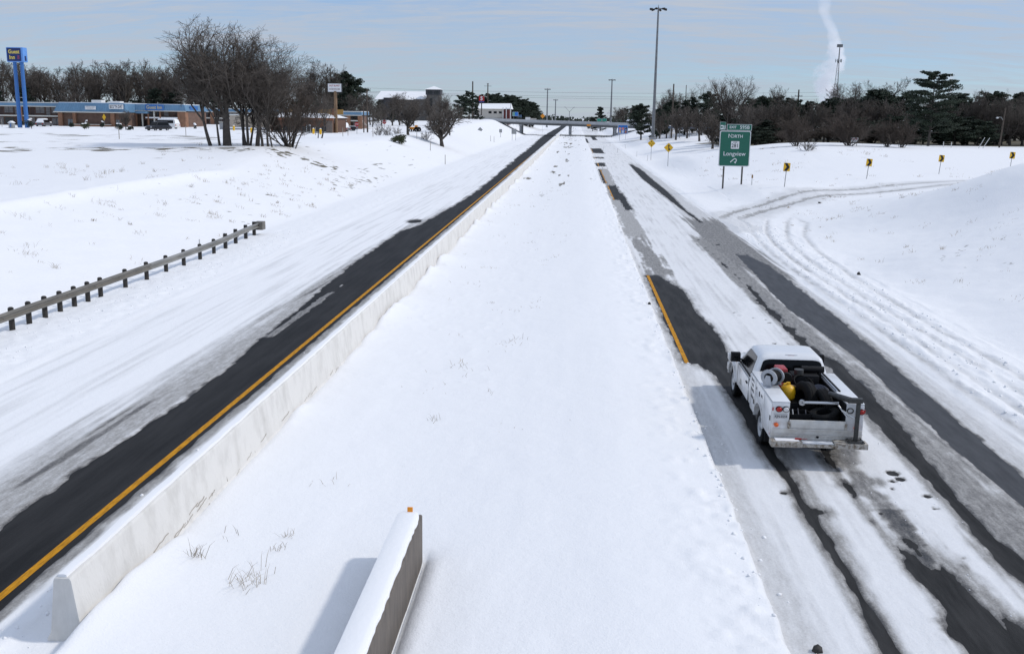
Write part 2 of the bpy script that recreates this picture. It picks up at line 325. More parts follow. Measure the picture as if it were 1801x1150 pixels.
ch = sst(10.4, 11.2, X)*sst(14.4, 13.2, X+nA*1.5)*sst(78, 70, Y)
rut = np.zeros_like(X); trk = np.zeros_like(X)
tracks = [smooth_path(pp) for pp in ([(10.9, 20), (10.95, 35), (10.9, 50), (11.2, 60), (12.2, 72)], [(11.6, 20), (11.65, 32), (11.6, 45), (11.75, 56), (12.6, 66), (14.5, 76)],
          [(12.35, 20), (12.4, 30), (12.3, 42), (12.45, 52), (13.2, 62), (15.6, 74), (17.5, 80)], [(13.0, 20), (13.15, 30), (13.1, 38), (13.25, 46), (13.7, 55), (14.6, 64), (16.6, 72.5)])]
for c, pp in enumerate(tracks):
    xc = np.interp(Y, [a for _, a in pp], [a for a, _ in pp])+.06*fbm(Y*0+c*7, Y, 2, 1., .35, 9.); dxx = np.abs(X-xc); on = sst(79, 74, Y)*(.55+.9*(fbm(X*0, Y, 2, 1., .18, 5.+c*3)+.5))
    rut = rut+on*(-.034*np.exp(-(dxx/.17)**2)+.012*np.exp(-((dxx-.26)/.11)**2)*(1+3*nC)); trk = np.maximum(trk, on*np.exp(-(dxx/.16)**2))
rough_r = ch*(.12*fbm(X, Y, 5, 2.2, .9, 15.)+.06*nC+.02)+rut*sst(10.5, 11., X)
right_s = deep+.02*nI+rough_r
left_sh = sst(-15.7, -16.2, X)*sst(-19.3, -18.9, X)
left_s = deep*sst(-15.6, -17, X)+packed*sst(-17, -15.6, X)+left_sh*(.10*fbm(X, Y, 3, 5., 5., 61.)+.03)+.015*nI
berm = .05*np.exp(-((X+15.75)/.25)**2)*(1+nA)+.07*np.exp(-((X+7.75)/.22)**2)*(1+1.5*nB+nC)
onrt = packed*(1-t)-.022*t-.010*dirt
thick = np.where(X < -7.0, np.where(X < -15.5, left_s, onrt)+berm*(1-t), np.where(X < edgeR+.05, 0, np.where(X < 10.4, onrt, right_s)))
thick = np.where((X >= -7.0) & (X < 3.6), med*q_med+onrt*(1-q_med), thick)
thick = np.where((X >= 10.3) & (X < 11.2), onrt*(1-sst(10.35, 11.1, X+nB*.3))+right_s*sst(10.35, 11.1, X+nB*.3), thick)
rg = np.exp(-(r1/.42)**2)+np.exp(-(r2/.42)**2)
thick = thick-.05*rg*sst(70, 80, Y)
hills = ((X < -19.5) | (X > 14))
thick = thick+np.where(hills, .16*fbm(X, Y, 4, .22, .22, 44.)+.05*nI, 0)*sst(300, 120, Y)
# wind ridge along the crest of the left bank
thick = thick+.30*np.exp(-((X+29.3+1.2*fbm(X, Y, 3, .05, .08, 7.))/.7)**2)*sst(88, 76, Y)*sst(30, 45, Y)
Z = base+thick
dirt = np.maximum(dirt, .20*trk*(1+2*nB)*(X > 10.5))
# bare grass showing through on the banks
gmask = np.zeros_like(X)
gb = fbm(X, Y, 5, .9, .5, 101.); gl = fbm(X, Y, 3, .12, .07, 111.)
gb2 = fbm(X, Y, 4, 2.2, 1.4, 121.)
gmask = np.maximum(gmask, sst(.10, .24, gb2*.8+gl*.3-.07)*(X < -20)*sst(280, 150, Y)*.75)
band = np.exp(-((Y-101-.28*(X+37))/4.5)**2)*(X < -24)*(X > -75)
gmask = np.maximum(gmask, sst(.03, .22, gb2*.8+gb*.3+band*.34-.24)*(X < -22))
spot = np.exp(-(((X+21.8)/2.6)**2+((Y-101)/13)**2))+.7*np.exp(-(((X+24)/3.)**2+((Y-122)/12)**2))
gmask = np.maximum(gmask, sst(.04, .2, gb2*.8+gb*.4+spot*.30-.24)*(X < -18.5)*.75)
band2 = np.exp(-((Y-135)/16)**2)*(X < -42)*(X > -170)
gmask = np.maximum(gmask, sst(.06, .22, fbm(X, Y, 4, .35, .5, 131.)+band2*.22-.14)*(X < -40)*.8)
gmask = np.maximum(gmask, sst(.12, .26, gb2*.8+gl*.3-.07)*(X > 17)*sst(150, 110, Y)*.6)
gmask = np.maximum(gmask, sst(.10, .3, fbm(X, Y, 4, 1.3, .12, 141.)+.16*np.exp(-((X+2.4)/1.3)**2)*sst(70, 150, Y)-.05)*(X > -6.4)*(X < 2.2)*sst(60, 120, Y)*.8)
gmask = gmask*np.where(ramp_d < 2, 0, 1)
fl = np.maximum(sst(170, 176, Y+gl*8)*sst(24, 34, X)*sst(300, 260, Y)*np.where(Y > 240, sst(45, 60, X), 1), sst(250, 256, Y+gl*6)*sst(-34, -42, X)*sst(330, 310, Y)*np.where(X > -62, 0, 1))   # leaf litter under the woods
gmask = np.maximum(gmask, fl*1.6)
ni, nj = X.shape
idx = np.arange(ni*nj).reshape(ni, nj)
Fq = np.stack([idx[:-1, :-1], idx[1:, :-1], idx[1:, 1:], idx[:-1, 1:]], -1).reshape(-1, 4)
me = np_mesh('snow', np.stack([X, Y, Z], -1).reshape(-1, 3), Fq, smooth=True)
for nm, arr in (('dirt', dirt), ('grass', gmask)):
    at_ = me.attributes.new(nm, 'FLOAT', 'POINT'); at_.data.foreach_set('value', arr.astype(np.float32).ravel())
snow_ground = setp(link('ground', me), 'snow lying over the banks, the median and the roads', None, None, 'structure')
def sz(x, y):      # height of the snow surface at a point
    i = min(max(np.searchsorted(gx, x)-1, 0), ni-2); j = min(max(np.searchsorted(gy, y)-1, 0), nj-2)
    a = (x-gx[i])/(gx[i+1]-gx[i]); b = (y-gy[j])/(gy[j+1]-gy[j])
    return float((Z[i, j]*(1-a)+Z[i+1, j]*a)*(1-b)+(Z[i, j+1]*(1-a)+Z[i+1, j+1]*a)*b)
# snow material
m = bpy.data.materials.new('snow_cover'); m.use_nodes = True; T = m.node_tree; pb = T.nodes['Principled BSDF']
def tn(t, **k):
    n = T.nodes.new(t)
    for a, b in k.items(): setattr(n, a, b)
    return n
def tnoise(scale, detail, vec, rough=.6):
    n = tn('ShaderNodeTexNoise'); n.inputs['Scale'].default_value = scale; n.inputs['Detail'].default_value = detail; n.inputs['Roughness'].default_value = rough
    T.links.new(vec, n.inputs['Vector']); return n.outputs['Fac']
def tm(op, a, b, clamp=False):
    n = tn('ShaderNodeMath', operation=op); n.use_clamp = clamp
    for i, q in enumerate((a, b)):
        if isinstance(q, (int, float)): n.inputs[i].default_value = q
        else: T.links.new(q, n.inputs[i])
    return n.outputs[0]
oc = tn('ShaderNodeTexCoord').outputs['Object']
ms = tn('ShaderNodeMapping'); ms.inputs['Scale'].default_value = (1, .22, 1); T.links.new(oc, ms.inputs[0])
ad = tn('ShaderNodeAttribute', attribute_name='dirt').outputs['Fac']; ag = tn('ShaderNodeAttribute', attribute_name='grass').outputs['Fac']
nstreak = tnoise(9., 6, ms.outputs[0], .7); ngr = tnoise(28., 5, oc, .7); nlow = tnoise(.9, 4, oc)
dd = tm('ADD', ad, tm('MULTIPLY', tm('SUBTRACT', nstreak, .5), tm('MULTIPLY', tm('ADD', ad, .02), 1.25)))
dd = tm('ADD', dd, tm('MULTIPLY', tm('SUBTRACT', ngr, .5), tm('MULTIPLY', ad, 1.15)), True)
cr = tn('ShaderNodeValToRGB'); els = cr.color_ramp.elements
els[0].position = 0; els[0].color = (.86, .862, .868, 1); els[1].position = 1; els[1].color = (.035, .034, .034, 1)
for p_, c_ in ((.22, (.62, .62, .62)), (.45, (.34, .33, .315)), (.70, (.15, .143, .135))): e = els.new(p_); e.color = c_+(1,)
T.links.new(dd, cr.inputs[0])
gfine = tnoise(5.5, 6, oc, .75)
gg = tm('MULTIPLY', tm('SUBTRACT', tm('ADD', ag, tm('MULTIPLY', tm('SUBTRACT', gfine, .5), 1.5)), .38), 3., True)
gcr = tn('ShaderNodeValToRGB'); gcr.color_ramp.elements[0].color = (.10, .085, .06, 1); gcr.color_ramp.elements[1].color = (.17, .15, .10, 1); T.links.new(nlow, gcr.inputs[0])
mx = tn('ShaderNodeMix', data_type='RGBA'); T.links.new(gg, mx.inputs[0]); T.links.new(cr.outputs[0], mx.inputs[6]); T.links.new(gcr.outputs[0], mx.inputs[7])
T.links.new(mx.outputs[2], pb.inputs['Base Color'])
rgh = tm('SUBTRACT', .75, tm('MULTIPLY', dd, .30)); T.links.new(rgh, pb.inputs['Roughness']); pb.inputs['Specular IOR Level'].default_value = .3
bn = tn('ShaderNodeBump'); bn.inputs['Strength'].default_value = .5; bn.inputs['Distance'].default_value = .03
hh = tm('ADD', tnoise(7., 6, oc, .62), tm('MULTIPLY', ngr, .35)); T.links.new(hh, bn.inputs['Height']); T.links.new(bn.outputs[0], pb.inputs['Normal'])
me.materials.append(m); SNOW = m
snow_m = mat('snow_cap', (.86, .862, .868), .75, bump=.3, bscale=12, spec=.3)

# asphalt
asph = mat('asphalt_dry_lane', (.016, .0155, .0155), .75, spec=.25, var=.55, vscale=1.6, stretch=(1.5, .12, 1), bump=.25, bscale=90)
asph_wet = mat('asphalt_wet_lane', (.025, .0245, .024), .72, spec=.2, var=.5, vscale=2.4, stretch=(1.6, .2, 1), bump=.3, bscale=70)
yel = mat('yellow_paint', (.50, .225, .006), .7, spec=.2, var=.32, vscale=5., stretch=(4, .6, 1), bump=.1, bscale=60)
def sheet(name, x0, x1, y0, y1, z, m, parent=None, kind='structure'):
    ys = np.concatenate([np.linspace(y0, min(y1, 420), 40), np.linspace(430, y1, 10)]) if y1 > 430 else np.linspace(y0, y1, 40)
    V = [(x, y, z) for y in ys for x in (x0, x1)]; F = [(2*i, 2*i+1, 2*i+3, 2*i+2) for i in range(len(ys)-1)]
    o = link(name, np_mesh(name, V, F, [m]), parent)
    if kind: o['kind'] = kind
    return o
road_a = sheet('road', -18.7, -7.3, -250, 1600, 0, asph); road_b = sheet('road', 3.0, 11.5, -250, 1600, 0, asph_wet)
road_a['label'] = 'dark asphalt road beside the long concrete barrier'; road_b['label'] = 'grey wet asphalt road under the truck'
sheet('edge_line', -8.67, -8.53, -250, 300, .005, yel, road_a, None); sheet('edge_line', 3.50, 3.63, -250, 300, .005, yel, road_b, None)
melt_m = mat('meltwater_film', (.046, .0465, .049), .58, spec=.3, var=.3, vscale=3., stretch=(1.5, .2, 1), bump=.12, bscale=40)
mw = sheet('meltwater', 8.3, 10.3, 12, 58, .004, melt_m, None, 'stuff'); mw['label'] = 'grey film of meltwater in the outer wheel track'

# ------------------------------------------------------------------ barriers
conc = mat('pale_concrete', (.72, .70, .66), .85, col2=(.58, .56, .52), vscale=2.2, stretch=(1, 1.0, .5), lo=.28, hi=.55, bump=.35, bscale=22)
conc_end = mat('grey_concrete', (.56, .54, .51), .85, col2=(.42, .41, .39), vscale=5., lo=.3, hi=.55, bump=.35, bscale=22)
conc_dark = mat('stained_dark_concrete', (.15, .127, .106), .8, col2=(.09, .079, .068), vscale=5., stretch=(1, 1, .3), lo=.3, hi=.62, bump=.4, bscale=26)
conc_grey = mat('bridge_concrete', (.34, .345, .35), .8, col2=(.24, .245, .25), vscale=.6, lo=.3, hi=.6)
wood_post_c = mat('dark_crack', (.36, .325, .28), .95)
barr = thing('concrete_barrier', 'long pale concrete barrier with a snowy top beside the yellow line', 'barrier', (-6.92, 12.35, 0))
rb = random.Random(3)
prof = [(-.29, -.25), (-.29, .05), (-.225, .16), (-.125, .95), (-.105, .985), (.105, .985), (.125, .95), (.225, .16), (.285, .06), (.285, -.25)]
ys = [0, .02]+list(np.arange(.5, 30, .5))+list(np.arange(30, 384, 4.))
rings = []
for y in ys:
    j = (rb.uniform(-.006, .006), rb.uniform(-.006, .006)); e = .012 if y == 0 else 0.
    rings.append([(x*(1-e*2)+(j[0] if i < 5 else j[1])*(1 if 1 < i < 8 else .4), y, z-e*(1 if z > .9 else 0)) for i, (x, z) in enumerate(prof)])
MB().loft(rings).build('wall', conc, barr, smooth=False)
# chipped foot with a crack line, a shallow cover strip cast against the wall near its end
for y0, y1, h in ((.25, .75, .20), (1.05, 1.5, .12), (1.9, 2.6, .16), (3.2, 3.9, .10)):
    MB().prism([(.262, 0), (.30, 0), (.292, h*.6), (.245, h)], y0, y1, 'y').build('spall', conc_end, barr, bevel=.008)
crk = random.Random(12)
for k in range(26):      # cracks and rust stained chips along the foot
    y0 = crk.uniform(.1, 9) if k < 18 else crk.uniform(9, 22); z0 = crk.uniform(.10, .30); ln = crk.uniform(.12, .7); pts_ = []
    for j in range(6):
        z = z0+crk.uniform(-.015, .015)+.05*(j/5-.5); pts_.append((.228-(z-.16)*.1266+.001 if z > .16 else .285-(z-.06)*.57+.003, y0+ln*j/5, z))
    MB().path(pts_, crk.uniform(.003, .008), 4).build('crack', wood_post_c, barr)
for k in range(5):
    y0 = .35+k*1.9+crk.uniform(-.3, .3); MB().tube((.222, y0, .17), (.19+.0, y0, .34), .012, .006, 5).build('stain', wood_post_c, barr)
cap = []
for y in [.02]+list(np.arange(.4, 40, .4))+list(np.arange(40, 384, 4.)):
    hcap = .035+.02*rb.random(); wl, wr = .07+rb.uniform(-.012, .012), .07+rb.uniform(-.012, .012)
    cap.append([(-wl, y, .986), (-wl*.9, y, .986+hcap), (0, y, .986+hcap*1.15), (wr*.9, y, .986+hcap), (wr, y, .986)])
MB().loft(cap).build('snow_cap', snow_m, barr, smooth=True)
wall2 = thing('parapet_wall', 'short dark stained concrete wall with a rounded snow cap and orange reflector', 'wall', (-2.58, 15.45, 0)); wall2['kind'] = 'thing'
MB().prism([(-.20, -.25), (-.20, .80), (-.185, .82), (.185, .82), (.20, .80), (.20, -.25)], -45, 0, 'y').build('wall', conc_dark, wall2, bevel=.01)
cap = []
for y in list(np.arange(-45, -5.2, 2.))+list(np.arange(-5.2, -.25, .12))+[-.22, -.14, -.07, -.02]:
    k = 1 if y < -.25 else math.sqrt(max(.05, 1-((y+.25)/.26)**2)); jj = rb.uniform(-.012, .008) if y > -6 else 0
    wr = (.175+jj)*(.55+.45*k); hc = .085*k+.012*rb.random()
    cap.append([(-.193*(.6+.4*k), y, .815), (-.188*(.6+.4*k), y, .82+hc*.75), (-.12, y, .82+hc), (.09, y, .82+hc), (wr*.90, y, .82+hc*.85), (wr, y, .82+hc*.5), (wr*1.02, y, .815)])
MB().loft(cap).build('snow_cap', snow_m, wall2, smooth=True)
orange = mat('orange_reflector', (.85, .30, .01), .4)
MB().box(-.045, .045, -.05, -.02, .80, .955).build('reflector', orange, wall2, bevel=.006)

# ------------------------------------------------------------------ guard rail
galv = mat('weathered_galvanised_steel', (.30, .29, .265), .5, .55, var=.22, vscale=1.5, stretch=(1, .5, 4))
galv2 = mat('brown_stained_steel', (.19, .175, .15), .55, .35, var=.25, vscale=1.6, stretch=(1, .5, 4))
wood_post = mat('dark_wet_post', (.032, .028, .024), .8, var=.4, vscale=9)
gr = thing('guard_rail', 'steel guard rail on dark round posts along the snowy shoulder', 'guard rail', (-18.5, 60, 0))
wprof = [(.0, .52), (.055, .55), (.075, .58), (.055, .61), (.0, .64), (-.005, .67), (.0, .70), (.055, .73), (.075, .76), (.055, .79), (0, .82), (-.014, .82), (.041, .787), (.06, .76), (.041, .733), (-.012, .70), (-.018, .67), (-.012, .64), (.041, .607), (.06, .58), (.041, .553), (-.014, .52)]
def rail(y0, y1, m):
    rings = []
    for y in np.linspace(y0, y1, max(2, int((y1-y0)/1.5))):
        dx = -.6*sst(48, 60, y)
        rings.append([(x+.17+dx, y-60, z-.02+sz(-18.4+dx, y)*.35) for x, z in wprof])
    MB().loft(rings).build('rail', m, gr, smooth=False)
rail(8, 41.9, galv2); rail(41.88, 58.7, galv)
py_ = list(np.arange(9.25, 38, 1.05))+[39.8, 41.9, 44.0, 46.1, 48.2, 50.3, 52.4, 54.5, 56.7, 58.5]
for i, y in enumerate(py_):
    dx = -.6*sst(48, 60, y); x = -.02+dx; r = .095 if y < 51 else .075; g0 = sz(-18.5+x, y)-.15
    b = MB()
    if y < 51:
        b.tube((x, y-60, g0), (x, y-60, .86), r, r, 10).tube((x, y-60, .86), (x, y-60, .895), r, r*.55, 10)
        b.build('post', wood_post, gr, smooth=True)
    else:
        b.box(x-.08, x+.08, y-60-.1, y-60+.1, g0, .93); b.build('post', wood_post, gr, bevel=.01)
        MB().box(x+.08, x+.16, y-60-.09, y-60+.09, .5, .83).build('spacer', wood_post, gr, bevel=.006)
        MB().box(x-.06, x+.06, y-60-.08, y-60+.08, .93, .965).build('snow_cap', snow_m, gr, bevel=.015)
MB().box(-.62, -.12, -1.35, -.75, .42, .90).build('end_terminal', galv2, gr, bevel=.02)
MB().box(-.585, -.15, -.75, -.72, .45, .87).build('face_plate', wood_post, gr)
for y in np.arange(20, 58, 2.1):
    dx = -.6*sst(48, 60, y); MB().tube((.245+dx-.05, y-60, .67), (.262+dx-.05, y-60, .67), .022, .015, 8).build('bolt', galv, gr)
white_pl = mat('white_post_plastic', (.62, .62, .6), .5, var=.1)
def marker(name, label, x, y, h, r, m, tip=None, tipm=None, cat='marker post', grp=None, lean=0.):
    t_ = thing(name, label, cat, (x, y, sz(x, y)-.1), 0, grp); t_.rotation_euler = (0, lean, 0)
    MB().tube((0, 0, 0), (0, 0, h), r, r*.9, 8).tube((0, 0, h), (0, 0, h+r), r*.9, r*.3, 8).build('post', m, t_, smooth=True)
    if tip: MB().box(-r*1.5, r*1.5, -r*1.2, -r*.95, h-tip-.03, h-.03).build('reflector', tipm, t_)
    return t_
marker('marker_post', 'thin whitish marker post standing behind the guard rail', -18.9, 49.2, .95, .035, white_pl)

# ------------------------------------------------------------------ utility truck
def mat_dirt(name, c, c2, z0, z1, rough):
    m = mat(name, c, rough, var=.03, vscale=6); t = m.node_tree; p = t.nodes['Principled BSDF']
    src = p.inputs['Base Color'].links[0].from_socket
    tcn = t.nodes.new('ShaderNodeTexCoord'); sp = t.nodes.new('ShaderNodeSeparateXYZ'); t.links.new(tcn.outputs['Object'], sp.inputs[0])
    nz = t.nodes.new('ShaderNodeTexNoise'); nz.inputs['Scale'].default_value = 5; nz.inputs['Detail'].default_value = 7; nz.inputs['Roughness'].default_value = .7; t.links.new(tcn.outputs['Object'], nz.inputs[0])
    a = t.nodes.new('ShaderNodeMapRange'); a.inputs[1].default_value = z1; a.inputs[2].default_value = z0; a.inputs[3].default_value = 0; a.inputs[4].default_value = 1; t.links.new(sp.outputs['Z'], a.inputs[0])
    b = t.nodes.new('ShaderNodeMath'); b.operation = 'MULTIPLY'; b.use_clamp = True; t.links.new(a.outputs[0], b.inputs[0])
    cc = t.nodes.new('ShaderNodeMapRange'); cc.inputs[1].default_value = .36; cc.inputs[2].default_value = .66; t.links.new(nz.outputs['Fac'], cc.inputs[0]); t.links.new(cc.outputs[0], b.inputs[1])
    mx = t.nodes.new('ShaderNodeMix'); mx.data_type = 'RGBA'; t.links.new(b.outputs[0], mx.inputs[0]); t.links.new(src, mx.inputs[6]); mx.inputs[7].default_value = tuple(c2)+(1,)
    t.links.new(mx.outputs[2], p.inputs['Base Color']); return m
white = mat_dirt('white_vehicle_paint', (.74, .75, .76), (.40, .36, .31), .35, 1.5, .28)
white.node_tree.nodes['Principled BSDF'].inputs['Coat Weight'].default_value = .25
whiteb = mat_dirt('dirty_white_steel', (.62, .61, .58), (.24, .20, .15), .1, 1.25, .55)
bumperm = mat('rusty_step_steel', (.46, .43, .38), .7, col2=(.16, .12, .08), vscale=14, lo=.36, hi=.56, bump=.4, bscale=60)
black = mat('black_plastic', (.007, .007, .008), .6, spec=.25); glass = mat('dark_tinted_glass', (.004, .0045, .005), .12, spec=.18)
rubber = mat('black_rubber', (.0045, .0045, .005), .8, spec=.25, var=.4, vscale=12, bump=.3, bscale=50); chrome = mat('satin_steel', (.55, .56, .57), .3, .9)
alloy = mat('grey_alloy', (.42, .43, .44), .35, .7); redl = mat('red_lens', (.38, .012, .008), .22); amber = mat('amber_lens', (.75, .13, .015), .3)
greyp = mat('grey_reel_paint', (.36, .375, .40), .45, var=.12, vscale=8); redp = mat('red_compressor_paint', (.33, .02, .022), .4, var=.25, vscale=7); yelp = mat('yellow_plastic', (.78, .44, .01), .4, var=.1)
blue_d = mat('dark_blue_hose', (.010, .013, .03), .5); seamm = mat('dark_seam', (.05, .05, .05), .9); ink = mat('dark_lettering', (.035, .035, .04), .6); whitel = mat('white_lens', (.6, .6, .6), .3)
TX, TY = 5.32, 20.80
tk = thing('utility_truck', 'white utility truck with open service bed driving along the right carriageway', 'truck', (TX, TY, .0))
def arc(cy, cz, r, a0, a1, n=9): return [(cy+r*math.cos(math.radians(a0+(a1-a0)*i/n)), cz+r*math.sin(math.radians(a0+(a1-a0)*i/n))) for i in range(n+1)]
FA, RA, WR = 5.62, 1.60, .40
# front clip: bonnet, wings and the wheel-arch tunnel
fp = [(4.72, .46), (4.72, 1.14), (5.0, 1.165), (5.6, 1.15), (6.1, 1.09), (6.38, 1.02), (6.46, .9), (6.48, .62), (6.36, .44), (6.17, .44)]+arc(FA, WR, .50, 8, 172)+[(5.10, .44)]
cl = MB(); cl.prism(fp, -.94, .94, 'x')
front = cl.build('front_body', white, tk, bevel=.045, seg=3)
MB().prism([(4.74, 1.16), (5.0, 1.19), (5.6, 1.18), (6.1, 1.115), (6.34, 1.05), (6.3, 1.02), (5., 1.1)], -.58, .58, 'x').build('bonnet', white, tk, bevel=.03)
for s in (-1, 1):     # wheel-arch lips
    ap = arc(FA, WR, .50, 4, 176, 12); MB().loft([[(s*.945, y, z), (s*.985, y, z), (s*.985, FA+(y-FA)*1.12, WR+(z-WR)*1.12), (s*.935, FA+(y-FA)*1.12, WR+(z-WR)*1.12)] for y, z in ap]).build('wheel_arch', white, tk, smooth=True)
    MB().box(s*.955-.02, s*.955+.02, 6.2, 6.44, .82, 1.0).build('headlight', whitel, tk, bevel=.01)
MB().box(-.95, .95, 6.46, 6.60, .42, .66).build('front_bumper', chrome, tk, bevel=.03)
MB().box(-.62, .62, 6.455, 6.50, .70, .98).build('grille', black, tk, bevel=.01)
# cab
def rring(x, y0, y1, z, r=.12, n=4, crown=0.):
    o = []
    for cx, cy, a in ((x-r, y1-r, 0), (-x+r, y1-r, 90), (-x+r, y0+r, 180), (x-r, y0+r, 270)):
        for k in range(n+1):
            t_ = math.radians(a+90*k/n); o.append((cx+r*math.cos(t_), cy+r*math.sin(t_), z))
    return o
MB().loft([rring(.90, 2.80, 4.73, .42, .05), rring(.945, 2.80, 4.73, .55, .05), rring(.965, 2.80, 4.73, .85, .05), rring(.955, 2.80, 4.73, 1.08, .05), rring(.93, 2.80, 4.73, 1.18, .05)]).build('cab_body', white, tk, smooth=True)
GL = [(1.17, .925, 2.80, 4.98), (1.78, .735, 2.925, 4.30), (1.81, .715, 2.95, 4.26), (1.865, .665, 3.00, 4.16), (1.90, .58, 3.08, 4.04), (1.912, .40, 3.22, 3.88)]
cabo = MB().loft([rring(x, a, b, z, .10 if z < 1.85 else .16, 5) for z, x, a, b in GL]).build('roof', white, tk, smooth=True)
def gl_at(z): return [np.interp(z, [g[0] for g in GL], [g[i] for g in GL]) for i in (1, 2, 3)]
def pane(name, corners, off, m, parent=tk, rnd=.22):
    """rounded pane laid over four corners, off is the outward shift"""
    c = [Vector(p) for p in corners]; ctr = sum(c, Vector())/4; pts = []
    for i in range(4):
        a, b, d = c[i-1], c[i], c[(i+1) % 4]
        for k in range(5):
            t_ = k/4; p0 = b.lerp(a, rnd*.5); p1 = b.lerp(d, rnd*.5); pts.append((1-t_)**2*p0+2*t_*(1-t_)*b+t_*t_*p1)
    o = Vector(off); n_ = len(pts); q = MB(); q.add([p+o for p in pts]+[p-o*.5 for p in pts], [tuple(range(n_))]+[(i, (i+1) % n_, n_+(i+1) % n_, n_+i) for i in range(n_)])
    return q.build(name, m, parent)
x0, a0, b0 = gl_at(1.20); x1, a1, b1 = gl_at(1.77)
pane('rear_window', [(-x0+.09, a0, 1.20), (x0-.09, a0, 1.20), (x1-.07, a1, 1.775), (-x1+.07, a1, 1.775)], (0, -.010, .002), glass, rnd=.30)
pane('windscreen', [(-x0+.08, b0, 1.20), (x0-.08, b0, 1.20), (x1-.08, b1, 1.77), (-x1+.08, b1, 1.77)], (0, .010, .006), glass)
for s in (-1, 1):
    x0, _, _ = gl_at(1.24); x1, _, _ = gl_at(1.74)
    pane('side_window', [(s*x0, 3.20, 1.24), (s*x0, 4.66, 1.24), (s*x1, 4.20, 1.74), (s*x1, 3.28, 1.74)], (s*.008, 0, .003), glass, rnd=.18)
    MB().prism([(3.13, 1.19), (3.16, 1.235), (4.75, 1.235), (4.78, 1.19)], s*.92, s*.945, 'x').build('window_trim', black, tk)
    MB().prism([(3.08, .52), (3.08, 1.15), (4.66, 1.15), (4.66, .52)], s*.955, s*.973, 'x').build('door', white, tk, bevel=.012)
    MB().box(min(s*.972, s*1.0), max(s*.972, s*1.0), 3.16, 3.34, .98, 1.03).build('door_handle', black, tk, bevel=.008)
    MB().prism([(3.95, .66), (4.3, .66), (4.2, .82), (4.05, .82)], s*.9725, s*.9765, 'x').build('door_emblem', mat('faded_emblem', (.33, .33, .30), .6, var=.3, vscale=14), tk)
    # mirror
    mr_ = MB().loft([[(s*1.06+dx*.12, 4.60+dy, 1.36+dz*.14) for dx, dz in ((-1, -1), (1, -1), (1.05, 0), (1, 1), (-1, 1))] for dy in (-.05, .03, .09)]).build('mirror', black, tk, bevel=.02)
    MB().box(s*1.06-.07, s*1.06+.05, 4.545, 4.549, 1.26, 1.38).build('mirror_glass', glass, mr_)
    MB().tube((s*.9, 4.62, 1.28), (s*1.0, 4.62, 1.32), .03, .03, 6).build('mirror_arm', black, tk)
MB().box(-.15, .15, 3.02, 3.10, 1.83, 1.885).build('brake_light_housing', greyp, tk, bevel=.012)
MB().box(-.075, .075, 3.005, 3.02, 1.84, 1.872).build('brake_light', redl, tk)
for s in (-1, 1): MB().box(-.115 if s < 0 else .08, -.08 if s < 0 else .115, 3.005, 3.02, 1.84, 1.872).build('cargo_light', whitel, tk)
# chassis
MB().box(-.42, .42, .1, 6.2, .38, .60).build('chassis', black, tk)
for y in (RA, FA): MB().tube((-.85, y, WR), (.85, y, WR), .07, .07, 8).build('axle', black, tk)
# service body
BT = 1.46
sp = [(.10, .50), (.10, BT), (2.74, BT), (2.74, .44), (2.14, .44)]+arc(RA, WR, .52, 6, 174)+[(1.06, .50)]
for s in (-1, 1):
    xa, xb = (.60, .962) if s > 0 else (-.962, -.60)
    MB().prism(sp, xa, xb, 'x').build('side_box', white, tk, bevel=.012)
    MB().box(xa-.006, xb+.006, .10, 2.72, BT+.001, BT+.022).build('box_lid', white, tk, bevel=.008)
    xo = s*.962
    def cdoor(y0, y1, z0, z1, poly=None):
        d_ = MB().prism(poly or [(y0, z0), (y0, z1), (y1, z1), (y1, z0)], min(xo, xo+s*.016), max(xo, xo+s*.016), 'x').build('compartment_door', white, tk, bevel=.006)
        return d_
    d1 = cdoor(2.14, 2.70, .50, 1.42); d2 = cdoor(1.02, 2.10, 1.02, 1.42); d3 = cdoor(.14, .98, .55, 1.42, [(.14, .55), (.14, 1.42), (.98, 1.42), (.98, .90), (1.00, .74), (.99, .55)])
    for d_, (y, z) in ((d1, (2.2, .78)), (d2, (1.55, 1.2)), (d3, (.22, 1.02))):
        MB().box(min(xo+s*.016, xo+s*.026), max(xo+s*.016, xo+s*.026), y-.035, y+.035, z-.06, z+.06).build('latch', black, d_)
    ap = arc(RA, WR, .52, 4, 176, 12); MB().loft([[(xo-s*.03, y, z), (xo+s*.022, y, z), (xo+s*.022, RA+(y-RA)*1.07, WR+(z-WR)*1.07), (xo-s*.01, RA+(y-RA)*1.07, WR+(z-WR)*1.07)] for y, z in ap]).build('wheel_arch', white, tk, smooth=True)
    MB().tube((xo, .2, .62), (xo+s*.02, .2, .62), .03, .028, 10).build('side_marker', redl, tk)
rz_l = (PI/2, 0, -PI/2); xo = -.962-.0165
for s_, z, sz_ in (('TRUCK', 1.31, .115), ('TIRE', 1.17, .115), ('TRAILER', 1.03, .115), ('REPAIR', .84, .115)): text(s_, sz_, ink, tk, (xo, 2.42, z), rz_l, sx=1.0, bold=.002, depth=.002)
text('24', .11, ink, tk, (xo, 1.93, 1.24), rz_l, bold=.002, depth=.002); text('HRS', .11, ink, tk, (xo, 1.28, 1.22), rz_l, bold=.002, depth=.002)
MB().box(-.598, .598, .14, 2.74, .80, .85).build('bed_floor', black, tk)
MB().box(-.598, .598, 2.69, 2.74, .85, 1.40).build('bulkhead', black, tk)
MB().box(-.60, -.575, .14, 2.69, .86, 1.44).build('bed_lining', black, tk); MB().box(.575, .60, .14, 2.69, .86, 1.44).build('bed_lining', black, tk)
